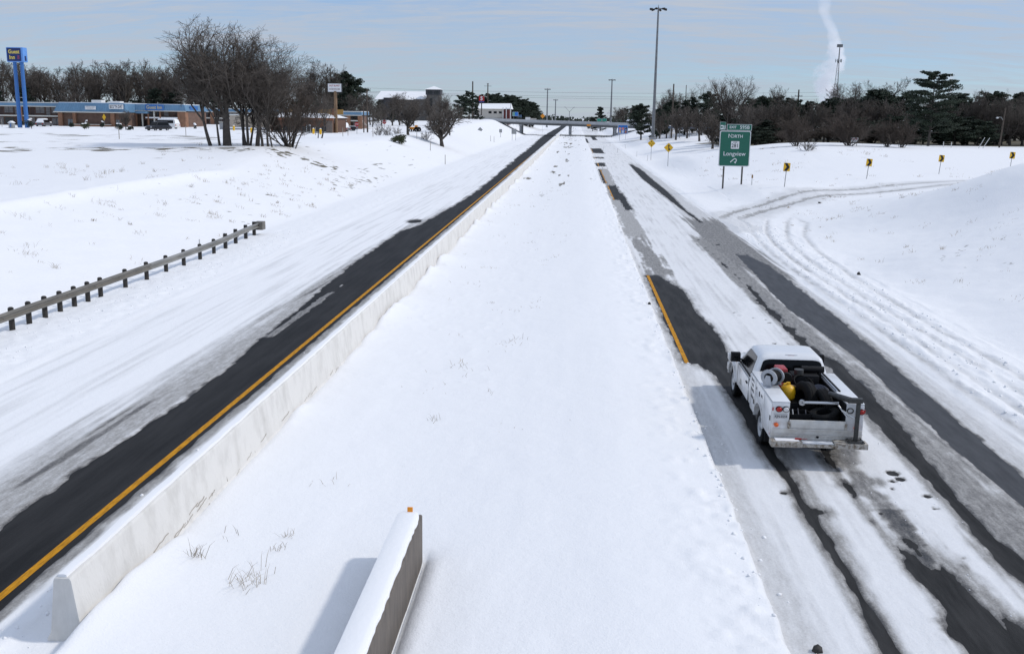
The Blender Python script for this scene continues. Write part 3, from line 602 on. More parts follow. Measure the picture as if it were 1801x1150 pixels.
# rear end
tg = MB().box(-.594, .594, .06, .10, .80, 1.03).build('tailgate', whiteb, tk, bevel=.006)
MB().box(-.56, .56, .045, .06, .84, .99).build('tailgate_panel', whiteb, tg, bevel=.004); MB().box(-.594, .594, .03, .11, .795, .815).build('tailgate_lip', whiteb, tg, bevel=.004)
for s in (-1, 1): MB().box(s*.60-.025, s*.60+.025, .04, .10, .82, .98).build('hinge', bumperm, tg, bevel=.005)
MB().box(-.955, .955, .085, .13, .50, .795).build('rear_panel', whiteb, tk, bevel=.006)
MB().box(-.95, .95, .055, .084, .645, .66).build('panel_rib', whiteb, tk, bevel=.004)
bp_ = MB()
bp_.box(-.995, -.34, -.20, .09, .42, .56).box(.34, 1.03, -.20, .09, .42, .56).box(-.34, .34, -.17, .09, .42, .50)
bp_.build('rear_bumper', bumperm, tk, bevel=.012)
MB().box(-.90, -.40, -.15, .07, .561, .578).build('snow_cap', snow_m, tk, bevel=.008); MB().box(-.33, .33, -.13, .06, .501, .522).build('snow_cap', snow_m, tk, bevel=.008); MB().box(.62, .95, -.15, .05, .561, .580).build('snow_cap', snow_m, tk, bevel=.008)
MB().tube((-.48, -.05, .60), (-.34, -.06, .60), .018, .018, 8).tube((-.34, -.06, .60), (-.22, -.065, .60), .007, .007, 6).build('screwdriver', redl, tk)
MB().tube((0.02, .05, .615), (0.02, .08, .615), .03, .03, 10).build('plug_socket', black, tk)
def lamp(x, z, r, m, rim):
    h_ = MB().tube((x, .04, z), (x, .10, z), r*1.18, r*1.18, 16).build('tail_light', rim, tk, smooth=True)
    MB().lathe([(0, -.022), (r*.6, -.018), (r*.95, -.005), (r, .01)], (x, .038, z), 'y', 16).build('lens', m, h_, smooth=True)
MB().box(-.955, -.62, .075, .0995, 1.19, 1.40).build('lamp_plate', white, tk, bevel=.005)
lamp(-.835, 1.30, .062, redl, black); lamp(-.685, 1.30, .062, whitel, black); lamp(.90, 1.29, .060, redl, black)
MB().box(-.972, -.952, .05, .08, 1.26, 1.34).build('marker_lens', redl, tk); MB().box(.958, .980, .05, .08, 1.26, 1.34).build('marker_lens', redl, tk)
lamp(-.87, .90, .042, amber, amber); lamp(.82, .87, .042, amber, amber)
pl = MB().box(-.93, -.625, .085, .098, 1.05, 1.17).build('licence_plate', mat('plate_white', (.55, .55, .55), .5), tk, bevel=.004)
text('KJN-0254', .085, ink, pl, (-.7775, .083, 1.105), bold=.001, sx=.78, depth=.0015)
# jib crane folded over the bed
cr_ = mat('dark_crane_steel', (.05, .05, .048), .5, .3, var=.25, vscale=8)
crane = MB(); crane.box(.745, .825, -.11, -.03, .58, 1.56); crane.build('crane_post', cr_, tk, bevel=.008)
MB().box(.60, .96, -.19, .05, .58, .60).build('crane_foot', cr_, tk, bevel=.004)
for a, b in ((.64, -.16), (.92, -.16), (.92, .02), (.64, .02)): MB().tube((a, b, .6), (a, b, .625), .02, .02, 6).build('bolt', cr_, tk)
MB().box(.55, .86, -.13, -.01, 1.56, 1.68).build('crane_head', cr_, tk, bevel=.012)
MB().tube((.62, -.07, 1.62), (.36, .62, 1.56), .075, .06, 10).build('winch', cr_, tk, smooth=True)
MB().tube((-.25, .45, 1.36), (.50, .40, 1.38), .038, .038, 10).build('jib_arm', chrome, tk, smooth=True)
MB().lathe([(.02, -.03), (.07, -.03), (.07, .03), (.02, .03)], (-.27, .45, 1.36), 'y', 14, True).build('jib_eye', chrome, tk, smooth=True)
MB().tube((.5, .1, 1.3), (.72, -.05, 1.18), .03, .03, 8).tube((.44, .2, 1.4), (.60, 0, 1.16), .02, .02, 8).build('hydraulic_ram', chrome, tk, smooth=True)
MB().lathe([(.05, -.012), (.075, -.012), (.075, .012), (.05, .012)], (.64, -.02, 1.34), 'y', 14, True).build('hook_ring', cr_, tk, smooth=True)
for dx in (.62, .68): MB().tube((dx, 1.05, 1.50), (dx, 2.7, 1.50), .022, .022, 8).build('rack_pipe', chrome if dx < .65 else black, tk, smooth=True)
# hose reel on the left box
reel = MB().lathe([(.12, -.16), (.21, -.16), (.21, -.13), (.12, -.13), (.11, .13), (.21, .13), (.21, .16), (.11, .16)], (-.74, 1.42, 1.72), 'y', 22, True).build('hose_reel', greyp, tk, smooth=True)
MB().lathe([(.09, -.12), (.165, -.12), (.17, 0), (.165, .12), (.09, .12)], (-.74, 1.42, 1.72), 'y', 20, True).build('hose', rubber, reel, smooth=True)
for y in (1.22, 1.60): MB().prism([(-.86, 1.48), (-.62, 1.48), (-.69, 1.78), (-.79, 1.78)], y, y+.025, 'y').build('reel_bracket', greyp, reel, bevel=.006)
MB().box(-.90, -.60, 1.2, 1.64, 1.483, 1.50).build('reel_base', greyp, reel, bevel=.004)
def spin(o, c, a):
    for v in o.data.vertices:
        x, y = v.co.x-c[0], v.co.y-c[1]; v.co.x = c[0]+x*math.cos(a)-y*math.sin(a); v.co.y = c[1]+x*math.sin(a)+y*math.cos(a)
for o in [reel]+list(reel.children):
    if not o.name.startswith('reel_base'): spin(o, (-.74, 1.42), -.75)
# wheels
def wheel(x, y, s):
    wl = link('wheel', None, tk, (x, y, WR))
    tp = [(.235, -.11), (.34, -.125), (.385, -.115), (.40, -.09), (.40, -.03), (.392, -.025), (.392, -.015), (.40, -.01), (.40, .03), (.392, .035), (.392, .045), (.40, .05), (.40, .09), (.385, .115), (.34, .125), (.235, .11)]
    MB().lathe(tp, (0, 0, 0), 'x', 32, True).build('tyre', rubber, wl, smooth=True)
    rm = MB().lathe([(.245, s*.10), (.235, s*.118), (.22, s*.10), (.205, s*.05), (.10, s*.075), (.095, s*.11), (.06, s*.125), (0, s*.125)], (0, 0, 0), 'x', 28).build('rim', alloy, wl, smooth=True)
    for k in range(8):
        a = 2*PI*k/8+.2; cy, cz = .158*math.cos(a), .158*math.sin(a)
        MB().tube((s*.055, cy, cz), (s*.070, cy, cz), .032, .026, 8).build('vent_hole', black, wl)
for s in (-1, 1):
    for y in (RA, FA): wheel(s*.80, y, s)
for s in (-1, 1): MB().box(s*.8-.13, s*.8+.13, .93, .95, .25, .62).build('mud_flap', black, tk)
for s in (-1, 1):
    xo = s*.962
    MB().box(min(xo, xo+s*.007), max(xo, xo+s*.007), .12, 2.72, BT-.008, BT-.001).build('lid_seal', seamm, tk)
    for y0, y1, z0, z1 in ((3.06, 3.075, .5, 1.16), (4.665, 4.68, .5, 1.16), (4.725, 4.74, .46, 1.13)): MB().box(min(s*.95, s*.967), max(s*.95, s*.967), y0, y1, z0, z1).build('door_gap', seamm, tk)
    MB().box(min(s*.50, s*.90), max(s*.50, s*.90), 2.745, 2.795, .5, 1.15).build('cab_gap', seamm, tk)
    MB().tube((s*.30, 4.98, 1.19), (s*.05, 4.99, 1.22), .012, .012, 6).build('wiper', black, tk)
MB().box(-.57, .57, 2.60, 2.68, 1.22, 1.27).build('headboard_rail', black, tk); MB().tube((.55, 2.45, .86), (.55, 2.45, 1.62), .05, .05, 10).build('exhaust_stack', black, tk, smooth=True)
MB().path([(-.5, .4, .88), (-.2, .55, .95), (.05, .35, .92), (.3, .5, 1.0), (.5, .3, .93)], .03).build('loose_hose', rubber, tk, smooth=True)
def zmap(z): return z if z < .36 else (.36+(z-.36)*2.33 if z < .42 else .5+(z-.42)*.87)
def remap(o):
    for v in o.data.vertices: v.co.z = zmap(v.co.z+o.location.z)-o.location.z
for o in [c for c in tk.children_recursive if c.type == 'MESH']:
    if o.parent.name.startswith('wheel') or o.name.startswith('axle'): continue
    if o.name.startswith('lettering'): o.location.z = zmap(o.location.z); o.scale.y = .87; continue
    remap(o)
# load in the bed
tp = [(.22, -.12), (.33, -.14), (.42, -.12), (.445, -.08), (.435, -.05), (.445, -.045), (.445, .045), (.435, .05), (.445, .08), (.42, .12), (.33, .14), (.22, .12)]
def tyre(label, loc, rot, k=1.):
    o = MB().lathe([(r*k, a*k) for r, a in tp], (0, 0, 0), 'x', 30, True).build('tyre', rubber, None, (TX+loc[0], TY+loc[1], zmap(loc[2])), rot, smooth=True)
    setp(o, label, 'tyre', 'tyres carried in the truck bed')
tyre('black tyre leaning upright in the middle of the truck bed', (-.02, 1.35, 1.16), (0, .15, .35), .92)
tyre('black tyre beside the silver rack pipes in the truck bed', (.38, 1.05, 1.12), (0, -.25, .1), .85)
tyre('black tyre lying low behind the tailgate under the crane arm', (.25, .55, 1.0), (0, 1.35, .2), .78)
hs = MB()
for k in range(5): hs.lathe([(.30+.03*math.cos(a), .03*math.sin(a)+k*.062) for a in [2*PI*i/6 for i in range(6)]], (0, 0, 0), 'y', 24, True)
setp(hs.build('coiled_hose', blue_d, None, (TX+.24, TY+1.42, 1.08), (.2, 0, -.9), smooth=True), 'dark ribbed coil of hose among the tyres in the truck bed', 'hose')
hs = MB()
for k in range(4): hs.lathe([(.24+.024*math.cos(a), .024*math.sin(a)+k*.05) for a in [2*PI*i/6 for i in range(6)]], (0, 0, 0), 'z', 22, True)
setp(hs.build('coiled_hose', rubber, None, (TX+.05, TY+2.02, 1.24), (.5, .3, 0), smooth=True), 'black hose coil heaped before the engine unit in the truck bed', 'hose')
bx_ = thing('parts_crate', 'dark crate full of tools near the tailgate in the truck bed', 'crate', (TX-.3, TY+.55, .876), .15)
for a, b, c, d in ((-.24, .24, -.18, -.165), (-.24, .24, .165, .18), (-.24, -.225, -.165, .165), (.225, .24, -.165, .165)): MB().box(a, b, c, d, 0, .2).build('side', black, bx_)
MB().box(-.225, .225, -.165, .165, 0, .02).build('bottom', black, bx_)
for i_, (a, b) in enumerate(((-.15, .0), (.0, .08), (.12, -.06))): MB().tube((a, b-.1, .06), (a+.05, b+.12, .22), .02, .014, 8).build('tool', greyp if i_ == 0 else blue_d, bx_, smooth=True)
cp = thing('air_compressor', 'red and black air compressor behind the truck cab', 'compressor', (TX-.35, TY+2.2, .875))
MB().lathe([(0, -.36), (.14, -.34), (.19, -.27), (.19, .27), (.14, .34), (0, .36)], (-.05, 0, .36), 'y', 18).build('tank', redp, cp, smooth=True)
MB().box(-.17, .07, -.22, .24, .55, .80).build('motor_cover', redp, cp, bevel=.04); MB().lathe([(.0, -.05), (.13, -.05), (.15, 0), (.13, .05), (0, .05)], (.02, -.28, .6), 'y', 16).build('flywheel', black, cp, smooth=True)
for a, b in ((-.18, -.25), (.1, -.25), (-.18, .25), (.1, .25)): MB().tube((a, b, 0), (a, b, .3), .025, .025, 6).build('foot', black, cp)
en = thing('engine_unit', 'black engine unit standing against the truck bulkhead', 'engine', (TX+.15, TY+2.35, .875))
MB().box(-.28, .34, -.22, .26, 0, .62).build('block', black, en, bevel=.03); MB().tube((-.12, -.1, .62), (-.12, -.1, .74), .11, .11, 14).build('air_filter', cr_, en, smooth=True)
MB().tube((-.02, .1, .70), (.5, .1, .70), .075, .075, 12).build('silencer', black, en, smooth=True); MB().box(.0, .2, -.25, -.2, .4, .55).build('recoil_cover', black, en, bevel=.01)
tb_ = thing('tool_chest', 'black tool chest under the yellow jug in the truck bed', 'tool chest', (TX-.38, TY+1.5, .872))
MB().box(-.19, .19, -.35, .35, 0, .2).build('chest', black, tb_, bevel=.015); MB().box(-.195, .195, -.355, .355, .201, .225).build('lid', black, tb_, bevel=.008)
jg = thing('jerry_can', 'rounded yellow jug beside the hose reel in the truck bed', 'jug', (TX-.36, TY+1.50, 1.10), .4)
MB().lathe([(0, 0), (.14, 0), (.17, .05), (.175, .18), (.15, .28), (.07, .33), (.045, .34), (.045, .39), (0, .39)], (0, 0, 0), 'z', 18).build('body', yelp, jg, smooth=True)
MB().tube((.05, -.02, .32), (.26, -.06, .26), .022, .018, 8).build('spout', mat('brown_spout', (.2, .12, .05), .6), jg); MB().path([(-.04, 0, .37), (-.12, 0, .36), (-.16, 0, .26)], .018).build('handle', yelp, jg, smooth=True)

# ------------------------------------------------------------------ signs
green = mat('green_sign_sheeting', (.006, .115, .072), .45); whites = mat('white_sign_sheeting', (.70, .70, .70), .5); yels = mat('yellow_sign_sheeting', (.80, .46, .01), .45); oranges = mat('orange_sign_sheeting', (.80, .30, .02), .5)
blacks = mat('black_sign_film', (.01, .01, .01), .6); alum = mat('grey_sign_back', (.33, .335, .33), .5, .4, var=.1); blues = mat('blue_sign_sheeting', (.02, .16, .50), .45); reds = mat('red_sign_sheeting', (.36, .012, .012), .45)
postm = mat('grey_steel_post', (.25, .25, .24), .5, .4, var=.15); postd = mat('dark_brown_steel_post', (.085, .075, .065), .6, .2, var=.2); polem = mat('galvanised_pole', (.20, .205, .21), .5, .5, var=.12, vscale=.7); woodp = mat('creosoted_wood_pole', (.075, .058, .044), .85, var=.25, vscale=2.)
def rplate(name, w_, h_, m, parent, x=0, z=0, y=0, th=.02, r=.06, rot=0.):
    pts = []
    for cx, cz, a in ((w_/2-r, h_/2-r, 0), (-w_/2+r, h_/2-r, 90), (-w_/2+r, -h_/2+r, 180), (w_/2-r, -h_/2+r, 270)):
        for k in range(5):
            t_ = math.radians(a+90*k/4); pts.append((cx+r*math.cos(t_), cz+r*math.sin(t_)))
    c, s = math.cos(rot), math.sin(rot); pts = [(x+p*c-q*s, z+p*s+q*c) for p, q in pts]
    return MB().prism(pts, y, y+th, 'y').build(name, m, parent)
def poly(name, pts, m, parent, y, th=.004): return MB().prism(pts, y-th, y, 'y').build(name, m, parent)
SX, SZ = 15.57, 4.52
sg = thing('exit_sign', 'large green exit sign for North 281 Longview on two posts', 'road sign', (SX, 101, 0))
W_, H_ = 3.02, 3.45
rplate('border', W_, H_, whites, sg, 0, SZ, 0, .03, .16); pnl = rplate('panel', W_-.16, H_-.16, green, sg, 0, SZ, -.02, .03, .13)
MB().box(-W_/2-.02, W_/2+.02, .03, .08, SZ-H_/2+.1, SZ-H_/2+.2).box(-W_/2-.02, W_/2+.02, .03, .08, SZ+H_/2-.2, SZ+H_/2-.1).build('stiffener', alum, sg)
for dx in (-.93, .88):
    MB().box(dx-.075, dx+.075, .08, .22, gz(SX+dx, 101)-.3, SZ+H_/2).build('post', postd, sg, bevel=.01)
rplate('border', 2.42, .60, whites, sg, .34, SZ+H_/2+.34, 0, .03, .05); tab = rplate('exit_tab', 2.34, .52, green, sg, .34, SZ+H_/2+.34, -.02, .03, .04)
rplate('border', .58, .80, whites, sg, -1.26, SZ+H_/2+.44, .0, .03, .04); tab2 = rplate('number_tab', .54, .76, green, sg, -1.26, SZ+H_/2+.44, -.02, .03, .03)
text('EXIT', .33, whites, tab, (-.28, -.024, SZ+H_/2+.34), bold=.004); text('595B', .46, whites, tab, (.86, -.024, SZ+H_/2+.34), bold=.004)
rplate('arrow_panel', .46, .40, whites, tab2, -1.26, SZ+H_/2+.33, -.03, .008, .02); text('1', .48, green, tab2, (-1.15, -.034, SZ+H_/2+.34), bold=.02)
MB().tube((-1.37, -.036, SZ+H_/2+.34), (-1.37, -.030, SZ+H_/2+.34), .10, .10, 12).build('arrow_dot', green, tab2)
text('N', .52, whites, pnl, (-.50, -.024, SZ+1.22), bold=.004); text('ORTH', .42, whites, pnl, (.16, -.024, SZ+1.19), bold=.004)
rplate('route_shield', .84, .78, blacks, pnl, .02, SZ+.36, -.028, .008, .05); rplate('route_shield', .80, .74, whites, pnl, .02, SZ+.36, -.036, .008, .05)
text('LOOP', .15, blacks, pnl, (.02, -.040, SZ+.62), bold=.002); text('281', .52, blacks, pnl, (.02, -.040, SZ+.28), sx=.92, bold=.004)
text('Longview', .56, whites, pnl, (0, -.024, SZ-.50), sx=1.02, bold=.004)
ar = [(-.36, -1.32), (-.02, -1.00), (.09, -.96), (.19, -1.0), (.24, -1.1), (.21, -1.22), (.12, -1.30)]
for (a, b), (c, d) in zip(ar, ar[1:]):
    n_ = Vector((d-b, a-c)).normalized()*.045; poly('arrow', [(a+n_.x, SZ+b+n_.y), (c+n_.x, SZ+d+n_.y), (c-n_.x, SZ+d-n_.y), (a-n_.x, SZ+b-n_.y)], whites, pnl, -.0215)
poly('arrow_head', [(.22, SZ-1.22), (.17, SZ-1.44), (-.02, SZ-1.30)], whites, pnl, -.0212)

def chevron_sign(x, y, z, zb, label, lean):
    t_ = thing('chevron_sign', label, 'road sign', (x, y, gz(x, y)-.1), 0, 'chevron signs along the outside of the ramp'); t_.rotation_euler = (0, lean, .0)
    zc = z-(gz(x, y)-.1)
    MB().tube((0, .05, -.2), (0, .05, zc+.3), .034, .034, 8).build('post', postm, t_)
    p_ = rplate('panel', .61, .76, yels, t_, 0, zc, 0, .015, .04)
    poly('chevron_arrow', [(-.24, zc+.36), (.02, zc+.36), (.26, zc), (.02, zc-.36), (-.24, zc-.36), (-.02, zc)], blacks, p_, -.001, .006)
for x, z, y, lean, lb in ((19.43, 3.10, 95, .05, 'chevron sign nearest the green exit sign, black arrow on yellow'), (30.53, 3.15, 108, .075, 'second chevron sign counted from the green exit sign'),
                       (41.41, 3.36, 118, .07, 'third chevron sign counted from the green exit sign'), (50.48, 3.76, 121, .06, 'chevron sign farthest from the green exit sign, its foot hidden by the bank')):
    chevron_sign(x, y, z, 0, lb, lean)
def diamond(x, y, z, d, label, art, m=yels, face=1, name='warning_sign', h2=None):
    g = gz(x, y); t_ = thing(name, label, 'road sign', (x, y, g-.1)); zc = z-g+.1
    MB().tube((0, .05, -.2), (0, .05, zc+d*.3), .035, .035, 8).build('post', postm, t_)
    s_ = d/math.sqrt(2)
    rplate('edge', s_, s_, blacks if face > 0 else alum, t_, 0, zc, 0, .015, s_*.06, PI/4)
    p_ = rplate('panel', s_*.97, s_*.97, m, t_, 0, zc, -.008, .01, s_*.06, PI/4)
    for a in art: poly('symbol', [(u*d, zc+v*d) for u, v in a], blacks if len(a) != 5 else reds, p_, -.0085, .006)
    return t_
up = [(-.10, .17), (.10, .17), (0, .36)]; dn = [(-.10, -.17), (.10, -.17), (0, -.36)]
bars = [[(a, -.045), (a+.09, -.045), (a+.09, .045), (a, .045)] for a in (-.30, -.15, 0.06, .21)]
diamond(13.30, 181, 3.01, 1.42, 'yellow diamond sign with up and down arrows near the tall mast', [up, dn]+bars)
merge = [[(-.03, -.30), (.05, -.30), (.05, .16), (-.03, .16)], [(-.12, .14), (.14, .14), (.01, .34)], [(.06, -.26), (.17, -.26), (.17, -.18), (.06, -.02)]]
diamond(13.54, 150, 3.17, 1.40, 'yellow diamond merge sign beside the right carriageway', merge)
diamond(35.18, 190, 4.85, 1.05, 'small orange diamond sign in front of the dark trees', [[(-.14, -.1), (.14, -.1), (.16, .05), (0, .17), (-.16, .05)]], oranges)
diamond(-93.31, 196, 5.96, 1.35, 'yellow diamond sign standing before the motel', [[(-.06, .05), (.06, .05), (0, .2)], [(-.06, -.2), (.06, -.2), (.06, -.05), (-.06, -.05)]]).scale = (.55, 1, 1)
# signs seen from behind along the left bank
diamond(-27.60, 290, 3.46, 1.5, 'grey back of a diamond sign on the bank below the overpass', [], alum, -1, 'road_sign')
def board(name, label, x, y, zc, w_, h_, m, cat='road sign', legs=(0,), edge=None, pm=postm, r=.04, foot=None):
    g = gz(x, y) if foot is None else foot; t_ = thing(name, label, cat, (x, y, g-.15)); z = zc-g+.15
    for a in legs: MB().tube((a*w_, .08, -.2), (a*w_, .08, z+h_*.4), .05, .05, 8).build('post', pm, t_)
    if edge: rplate('edge', w_, h_, edge, t_, 0, z, .01, .03, r); return t_, rplate('panel', w_*.93, h_*.93, m, t_, 0, z, -.005, .014, r), z
    return t_, rplate('panel', w_, h_, m, t_, 0, z, 0, .03, r), z
board('road_sign', 'small grey back of a square sign left of the bridge column', -22.47, 300, 3.09, .85, 1.0, alum)
board('road_sign', 'larger grey back of a sign with two legs by the bridge column', -19.12, 310, 2.85, 1.5, 1.6, alum, legs=(-.35, .35))
board('sign_board', 'white rectangular sign beside the brown sign pole', -45.93, 190, 5.98, .62, .95, whites)
for px_, lb in ((0, 'red stop sign between the motel end and the bare tree'), (1, 'red stop sign seen above the small round shrub')):
    x, z, y = ((-40.39, 5.47, 185), (-38.12, 5.85, 200))[px_]
    t_ = thing('stop_sign', lb, 'road sign', (x, y, gz(x, y)-.1)); zc = z-gz(x, y)+.1
    MB().tube((0, .05, -.2), (0, .05, zc), .04, .04, 6).build('post', postm, t_); p_ = poly('panel', [(.42*math.cos(a), zc+.42*math.sin(a)) for a in [PI/8+k*PI/4 for k in range(8)]], reds, t_, 0, .02)
    text('STOP', .28, whites, p_, (0, -.024, zc), bold=.004)
t_, p_, z = board('services_sign', 'blue services sign with six logo panels near the overpass', 15.08, 335, 3.70, 3.3, 2.9, blues, legs=(-.3, .3), edge=whites)
for i, c in enumerate(((.7, .25, .2), (.7, .2, .15), (.08, .06, .05), (.7, .45, .1), (.5, .6, .8), (.35, .15, .08))):
    rplate('logo_panel', .74, .80, mat('logo_colour', c, .5, col2=(.7, .7, .7), vscale=2.2, lo=.4, hi=.5), p_, -.95+.95*(i % 3), z+.22-.98*(i//3), -.03, .01, .03)

# motel pylon
GX = -107.23; Y0 = 190; bluep = mat('blue_pylon_paint', (.04, .15, .40), .45, var=.08); navy = mat('navy_sign_face', (.006, .022, .12), .4); yelt = mat('yellow_letter', (.80, .62, .10), .5); lblue = mat('pale_blue_cabinet', (.12, .30, .68), .45)
g0 = gz(GX, Y0); py = thing('motel_pylon', 'tall blue Guest Inn pylon sign on two blue poles', 'pylon sign', (GX, Y0, g0)); zt, zb = 18.75-g0, 16.03-g0
for dx in (-.35, 1.05): MB().tube((dx, .6, -.3), (dx, .6, zb+.1), .40, .34, 14).build('pole', bluep, py, smooth=True)
cabn = MB().box(-1.55, 1.75, .0, 1.6, zb, zt).build('cabinet', lblue, py, (0, 0, 0), (0, 0, 0), bevel=.12)
fc = rplate('sign_face', 2.75, zt-zb-.3, navy, py, -.02, (zt+zb)/2, -.03, .03, .1); text('Guest', .98, yelt, fc, (-.02, -.035, (zt+zb)/2+.52), bold=.02, sx=.92); text('Inn', .98, yelt, fc, (-.42, -.035, (zt+zb)/2-.52), bold=.02, sx=.92)
for k in range(3): MB().box(.62, 1.02, -.045, -.03, (zt+zb)/2-.3-k*.22, (zt+zb)/2-.2-k*.22).build('emblem_bar', mat('emblem_red', (.5, .06, .1), .5), fc)
MB().box(1.751, 1.77, .5, 1.1, zb+.25, zb+1.15).build('side_emblem', navy, py)
# restaurant sign on a brown pole
x, z, y = -45.57, 12.05, 190; g = gz(x, y)
rs = thing('restaurant_sign', 'white sign with red lettering on a thick brown pole', 'pylon sign', (x, y, g)); zc = z-g
MB().tube((.08, .15, -.3), (.08, .15, zc-.6), .33, .30, 12).build('pole', mat('brown_pole', (.20, .125, .07), .8, var=.2, vscale=1.5), rs, smooth=True)
rplate('cabinet', 2.75, 1.72, blacks, rs, 0, zc, 0, .35, .05); p_ = rplate('sign_face', 2.55, 1.50, whites, rs, 0, zc+.02, -.02, .02, .03)
text('EAST BUFFET', .42, reds, p_, (0, -.024, zc+.38), sx=.82, bold=.004); text('SANDWICHES', .34, mat('dark_red_letter', (.15, .03, .03), .6), p_, (0, -.024, zc-.25), sx=.95, bold=.006)
# red drive-in sign
x, z, y = -39.49, 14.27, 420; g = gz(x, y)
rs = thing('drive_in_sign', 'square red sign with a white S above the drive-in', 'pylon sign', (x, y, g)); zc = z-g
MB().tube((0, .2, -.3), (0, .2, zc), .25, .22, 10).build('pole', postd, rs, smooth=True); p_ = rplate('sign_face', 2.2, 2.0, reds, rs, 0, zc+.1, -.02, .4, .1); text('S', 2.1, whites, p_, (0, -.03, zc+.1), bold=.06)
rplate('lower_panel', 2.1, .55, mat('navy_panel', (.05, .05, .2), .5), rs, 0, zc-1.25, -.02, .35, .05)
# leaning sale sign, far boards
x, z, y = 40.31, 4.72, 150
t_, p_, zz_ = board('sale_sign', 'crooked red and white sign under the wide bare shrub', x, y, z, 1.1, .66, whites, 'sign', (-.3, .3)); t_.rotation_euler = (0, -.05, .1)
text('LEASE', .30, reds, p_, (0, -.006, zz_+.12), bold=.006)
t_, p_, z = board('billboard', 'pale blue and green billboard beyond the left end of the overpass', -28.45, 470, 8.41, 2.7, 1.9, blues, 'billboard', (-.3, .3), whites); rplate('green_panel', .9, 1.6, mat('pale_green', (.15, .35, .25), .5), p_, -.75, z, -.03, .01, .03)
board('billboard', 'small grey blue board beside the pale billboard', -26.90, 480, 7.55, 1.8, 1.2, mat('dull_blue', (.05, .09, .15), .6), 'billboard', (-.3, .3))
for px_, lb in ((0, 'first green guide sign past the overpass railing'), (1, 'second green guide sign past the overpass railing')):
    x, z = ((11.29, 6.20), (13.88, 6.24))[px_]
    t_, p_, zc = board('guide_sign', lb, x, 520, z, 2.3, 1.5, mat('guide_green', (.01, .22, .15), .45), 'road sign', (-.35, .35), whites)
diamond(-15.84, 470, 7.70, 2.2, 'orange diamond sign above the overpass railing', [], oranges)
# delineators and snow stakes beside the roads
k_ = 0
stk = [(6.47, 239.11), (8.81, 266.25), (8.83, 217.88), (11.88, 246.88), (11.67, 195.81), (12.47, 177.52)]
for i_, (x, y) in enumerate(stk):
    marker('delineator_post', 'thin pale delineator post, %s counted from the overpass toward the merge sign' % ORD[i_], x, y, 1.1, .045, white_pl, grp='delineators near the mast')
marker('delineator_post', 'short delineator with brown tip right of the exit sign', 17.11, 99, 1.1, .05, white_pl, .3, mat('brown_tip', (.25, .13, .03), .6))
for i_, px_ in enumerate(sorted([(-44.21, 170), (-38.37, 165), (-38.65, 170), (-33.36, 165), (-30.00, 170), (-28.48, 180), (-28.33, 185), (-23.87, 165), (-19.48, 150), (-22.02, 260), (-21.30, 262), (-57.71, 125), (-108.75, 190), (-113.75, 195), (-58.88, 150)], key=lambda a: a[0]/a[1])):
    marker('fence_stake', 'thin weathered stake in the snow before the motel and bank, %s from the left' % ORD[i_], px_[0], px_[1], 1.5, .05, mat('stake_wood', (.30, .27, .23), .8), grp='stakes on the left bank')

# ------------------------------------------------------------------ masts, poles, wires
def mast(x, y, top, label, r0, r1, heads=True, plinth=True):
    g = gz(x, y); t_ = thing('high_mast_light', label, 'light mast', (x, y, g-.2)); h = top-g+.2
    MB().tube((0, 0, .3), (0, 0, h), r0, r1, 12).build('pole', polem, t_, smooth=True)
    if plinth: MB().box(-.85, .85, -.85, .85, -.4, .9).build('plinth', conc_grey, t_, bevel=.08)
    MB().tube((0, 0, h), (0, 0, h+.7), .12, .03, 8).build('finial', polem, t_)
    MB().lathe([(.85, -.06), (1.0, -.06), (1.0, .06), (.85, .06)], (0, 0, h-.25), 'z', 16, True).build('ring', polem, t_)
    for k in range(6):
        a = k*PI/3+.2; c, s = math.cos(a), math.sin(a)
        l_ = MB().tube((c*.9, s*.9, h-.3), (c*1.75, s*1.75, h-.38), .07, .07, 6).tube((c*1.45, s*1.45, h-.36), (c*2.15, s*2.15, h-.42), .24, .30, 8).build('lamp_head', blacks, t_)
mast(19.36, 260, 34.20, 'tall light mast towering on the snowy bank by the trees', .44, .20)
mast(20.37, 620, 30.00, 'light mast behind the overpass beside the evergreen tree', .62, .34)
mast(-21.21, 720, 26.71, 'light mast above the middle of the overpass, taller of the pair', .6, .36)
mast(-19.23, 900, 22.41, 'light mast above the middle of the overpass, shorter of the pair', .6, .4)
x, y = -3.42, 450; zt = 9.94
sl_ = thing('street_lamp', 'twin arm street lamp rising behind the overpass', 'street lamp', (x, y, 0)); MB().tube((0, 0, -.2), (0, 0, zt), .14, .10, 8).build('pole', polem, sl_)
for s in (-1, 1):
    MB().path([(0, 0, zt-.3), (s*.9, 0, zt+.7), (s*1.9, 0, zt+1.7)], .07).build('arm', polem, sl_); MB().box(s*2.1-.35, s*2.1+.35, -.15, .15, zt+1.65, zt+1.8).build('lamp_head', alum, sl_)
def upole(x, y, top, label, r=.16, arms=((-.6, 1.2),), lean=0., base=None):
    g = gz(x, y) if base is None else base; t_ = thing('utility_pole', label, 'utility pole', (x, y, g-.2)); h = top-g+.2; t_.rotation_euler = (0, lean, 0)
    MB().tube((0, 0, -.3), (0, 0, h), r, r*.75, 10).build('pole', woodp, t_, smooth=True)
    for dz, w_ in arms:
        a_ = MB().box(-w_, w_, -.16, -.04, h+dz-.06, h+dz+.06).build('crossarm', woodp, t_)
        for dx in (-w_*.85, w_*.3, w_*.85): MB().tube((dx, -.1, h+dz+.06), (dx, -.1, h+dz+.3), .05, .03, 6).build('insulator', alum, a_)
    return t_
upole(-41.13, 400, 20.51, 'tall wooden pole right of the dark evergreen at the overpass end', .32, ())
upole(-40.01, 455, 21.55, 'utility pole with a crossarm behind the red drive-in sign', .30, ((-1.2, 1.6), (-.2, .5)))
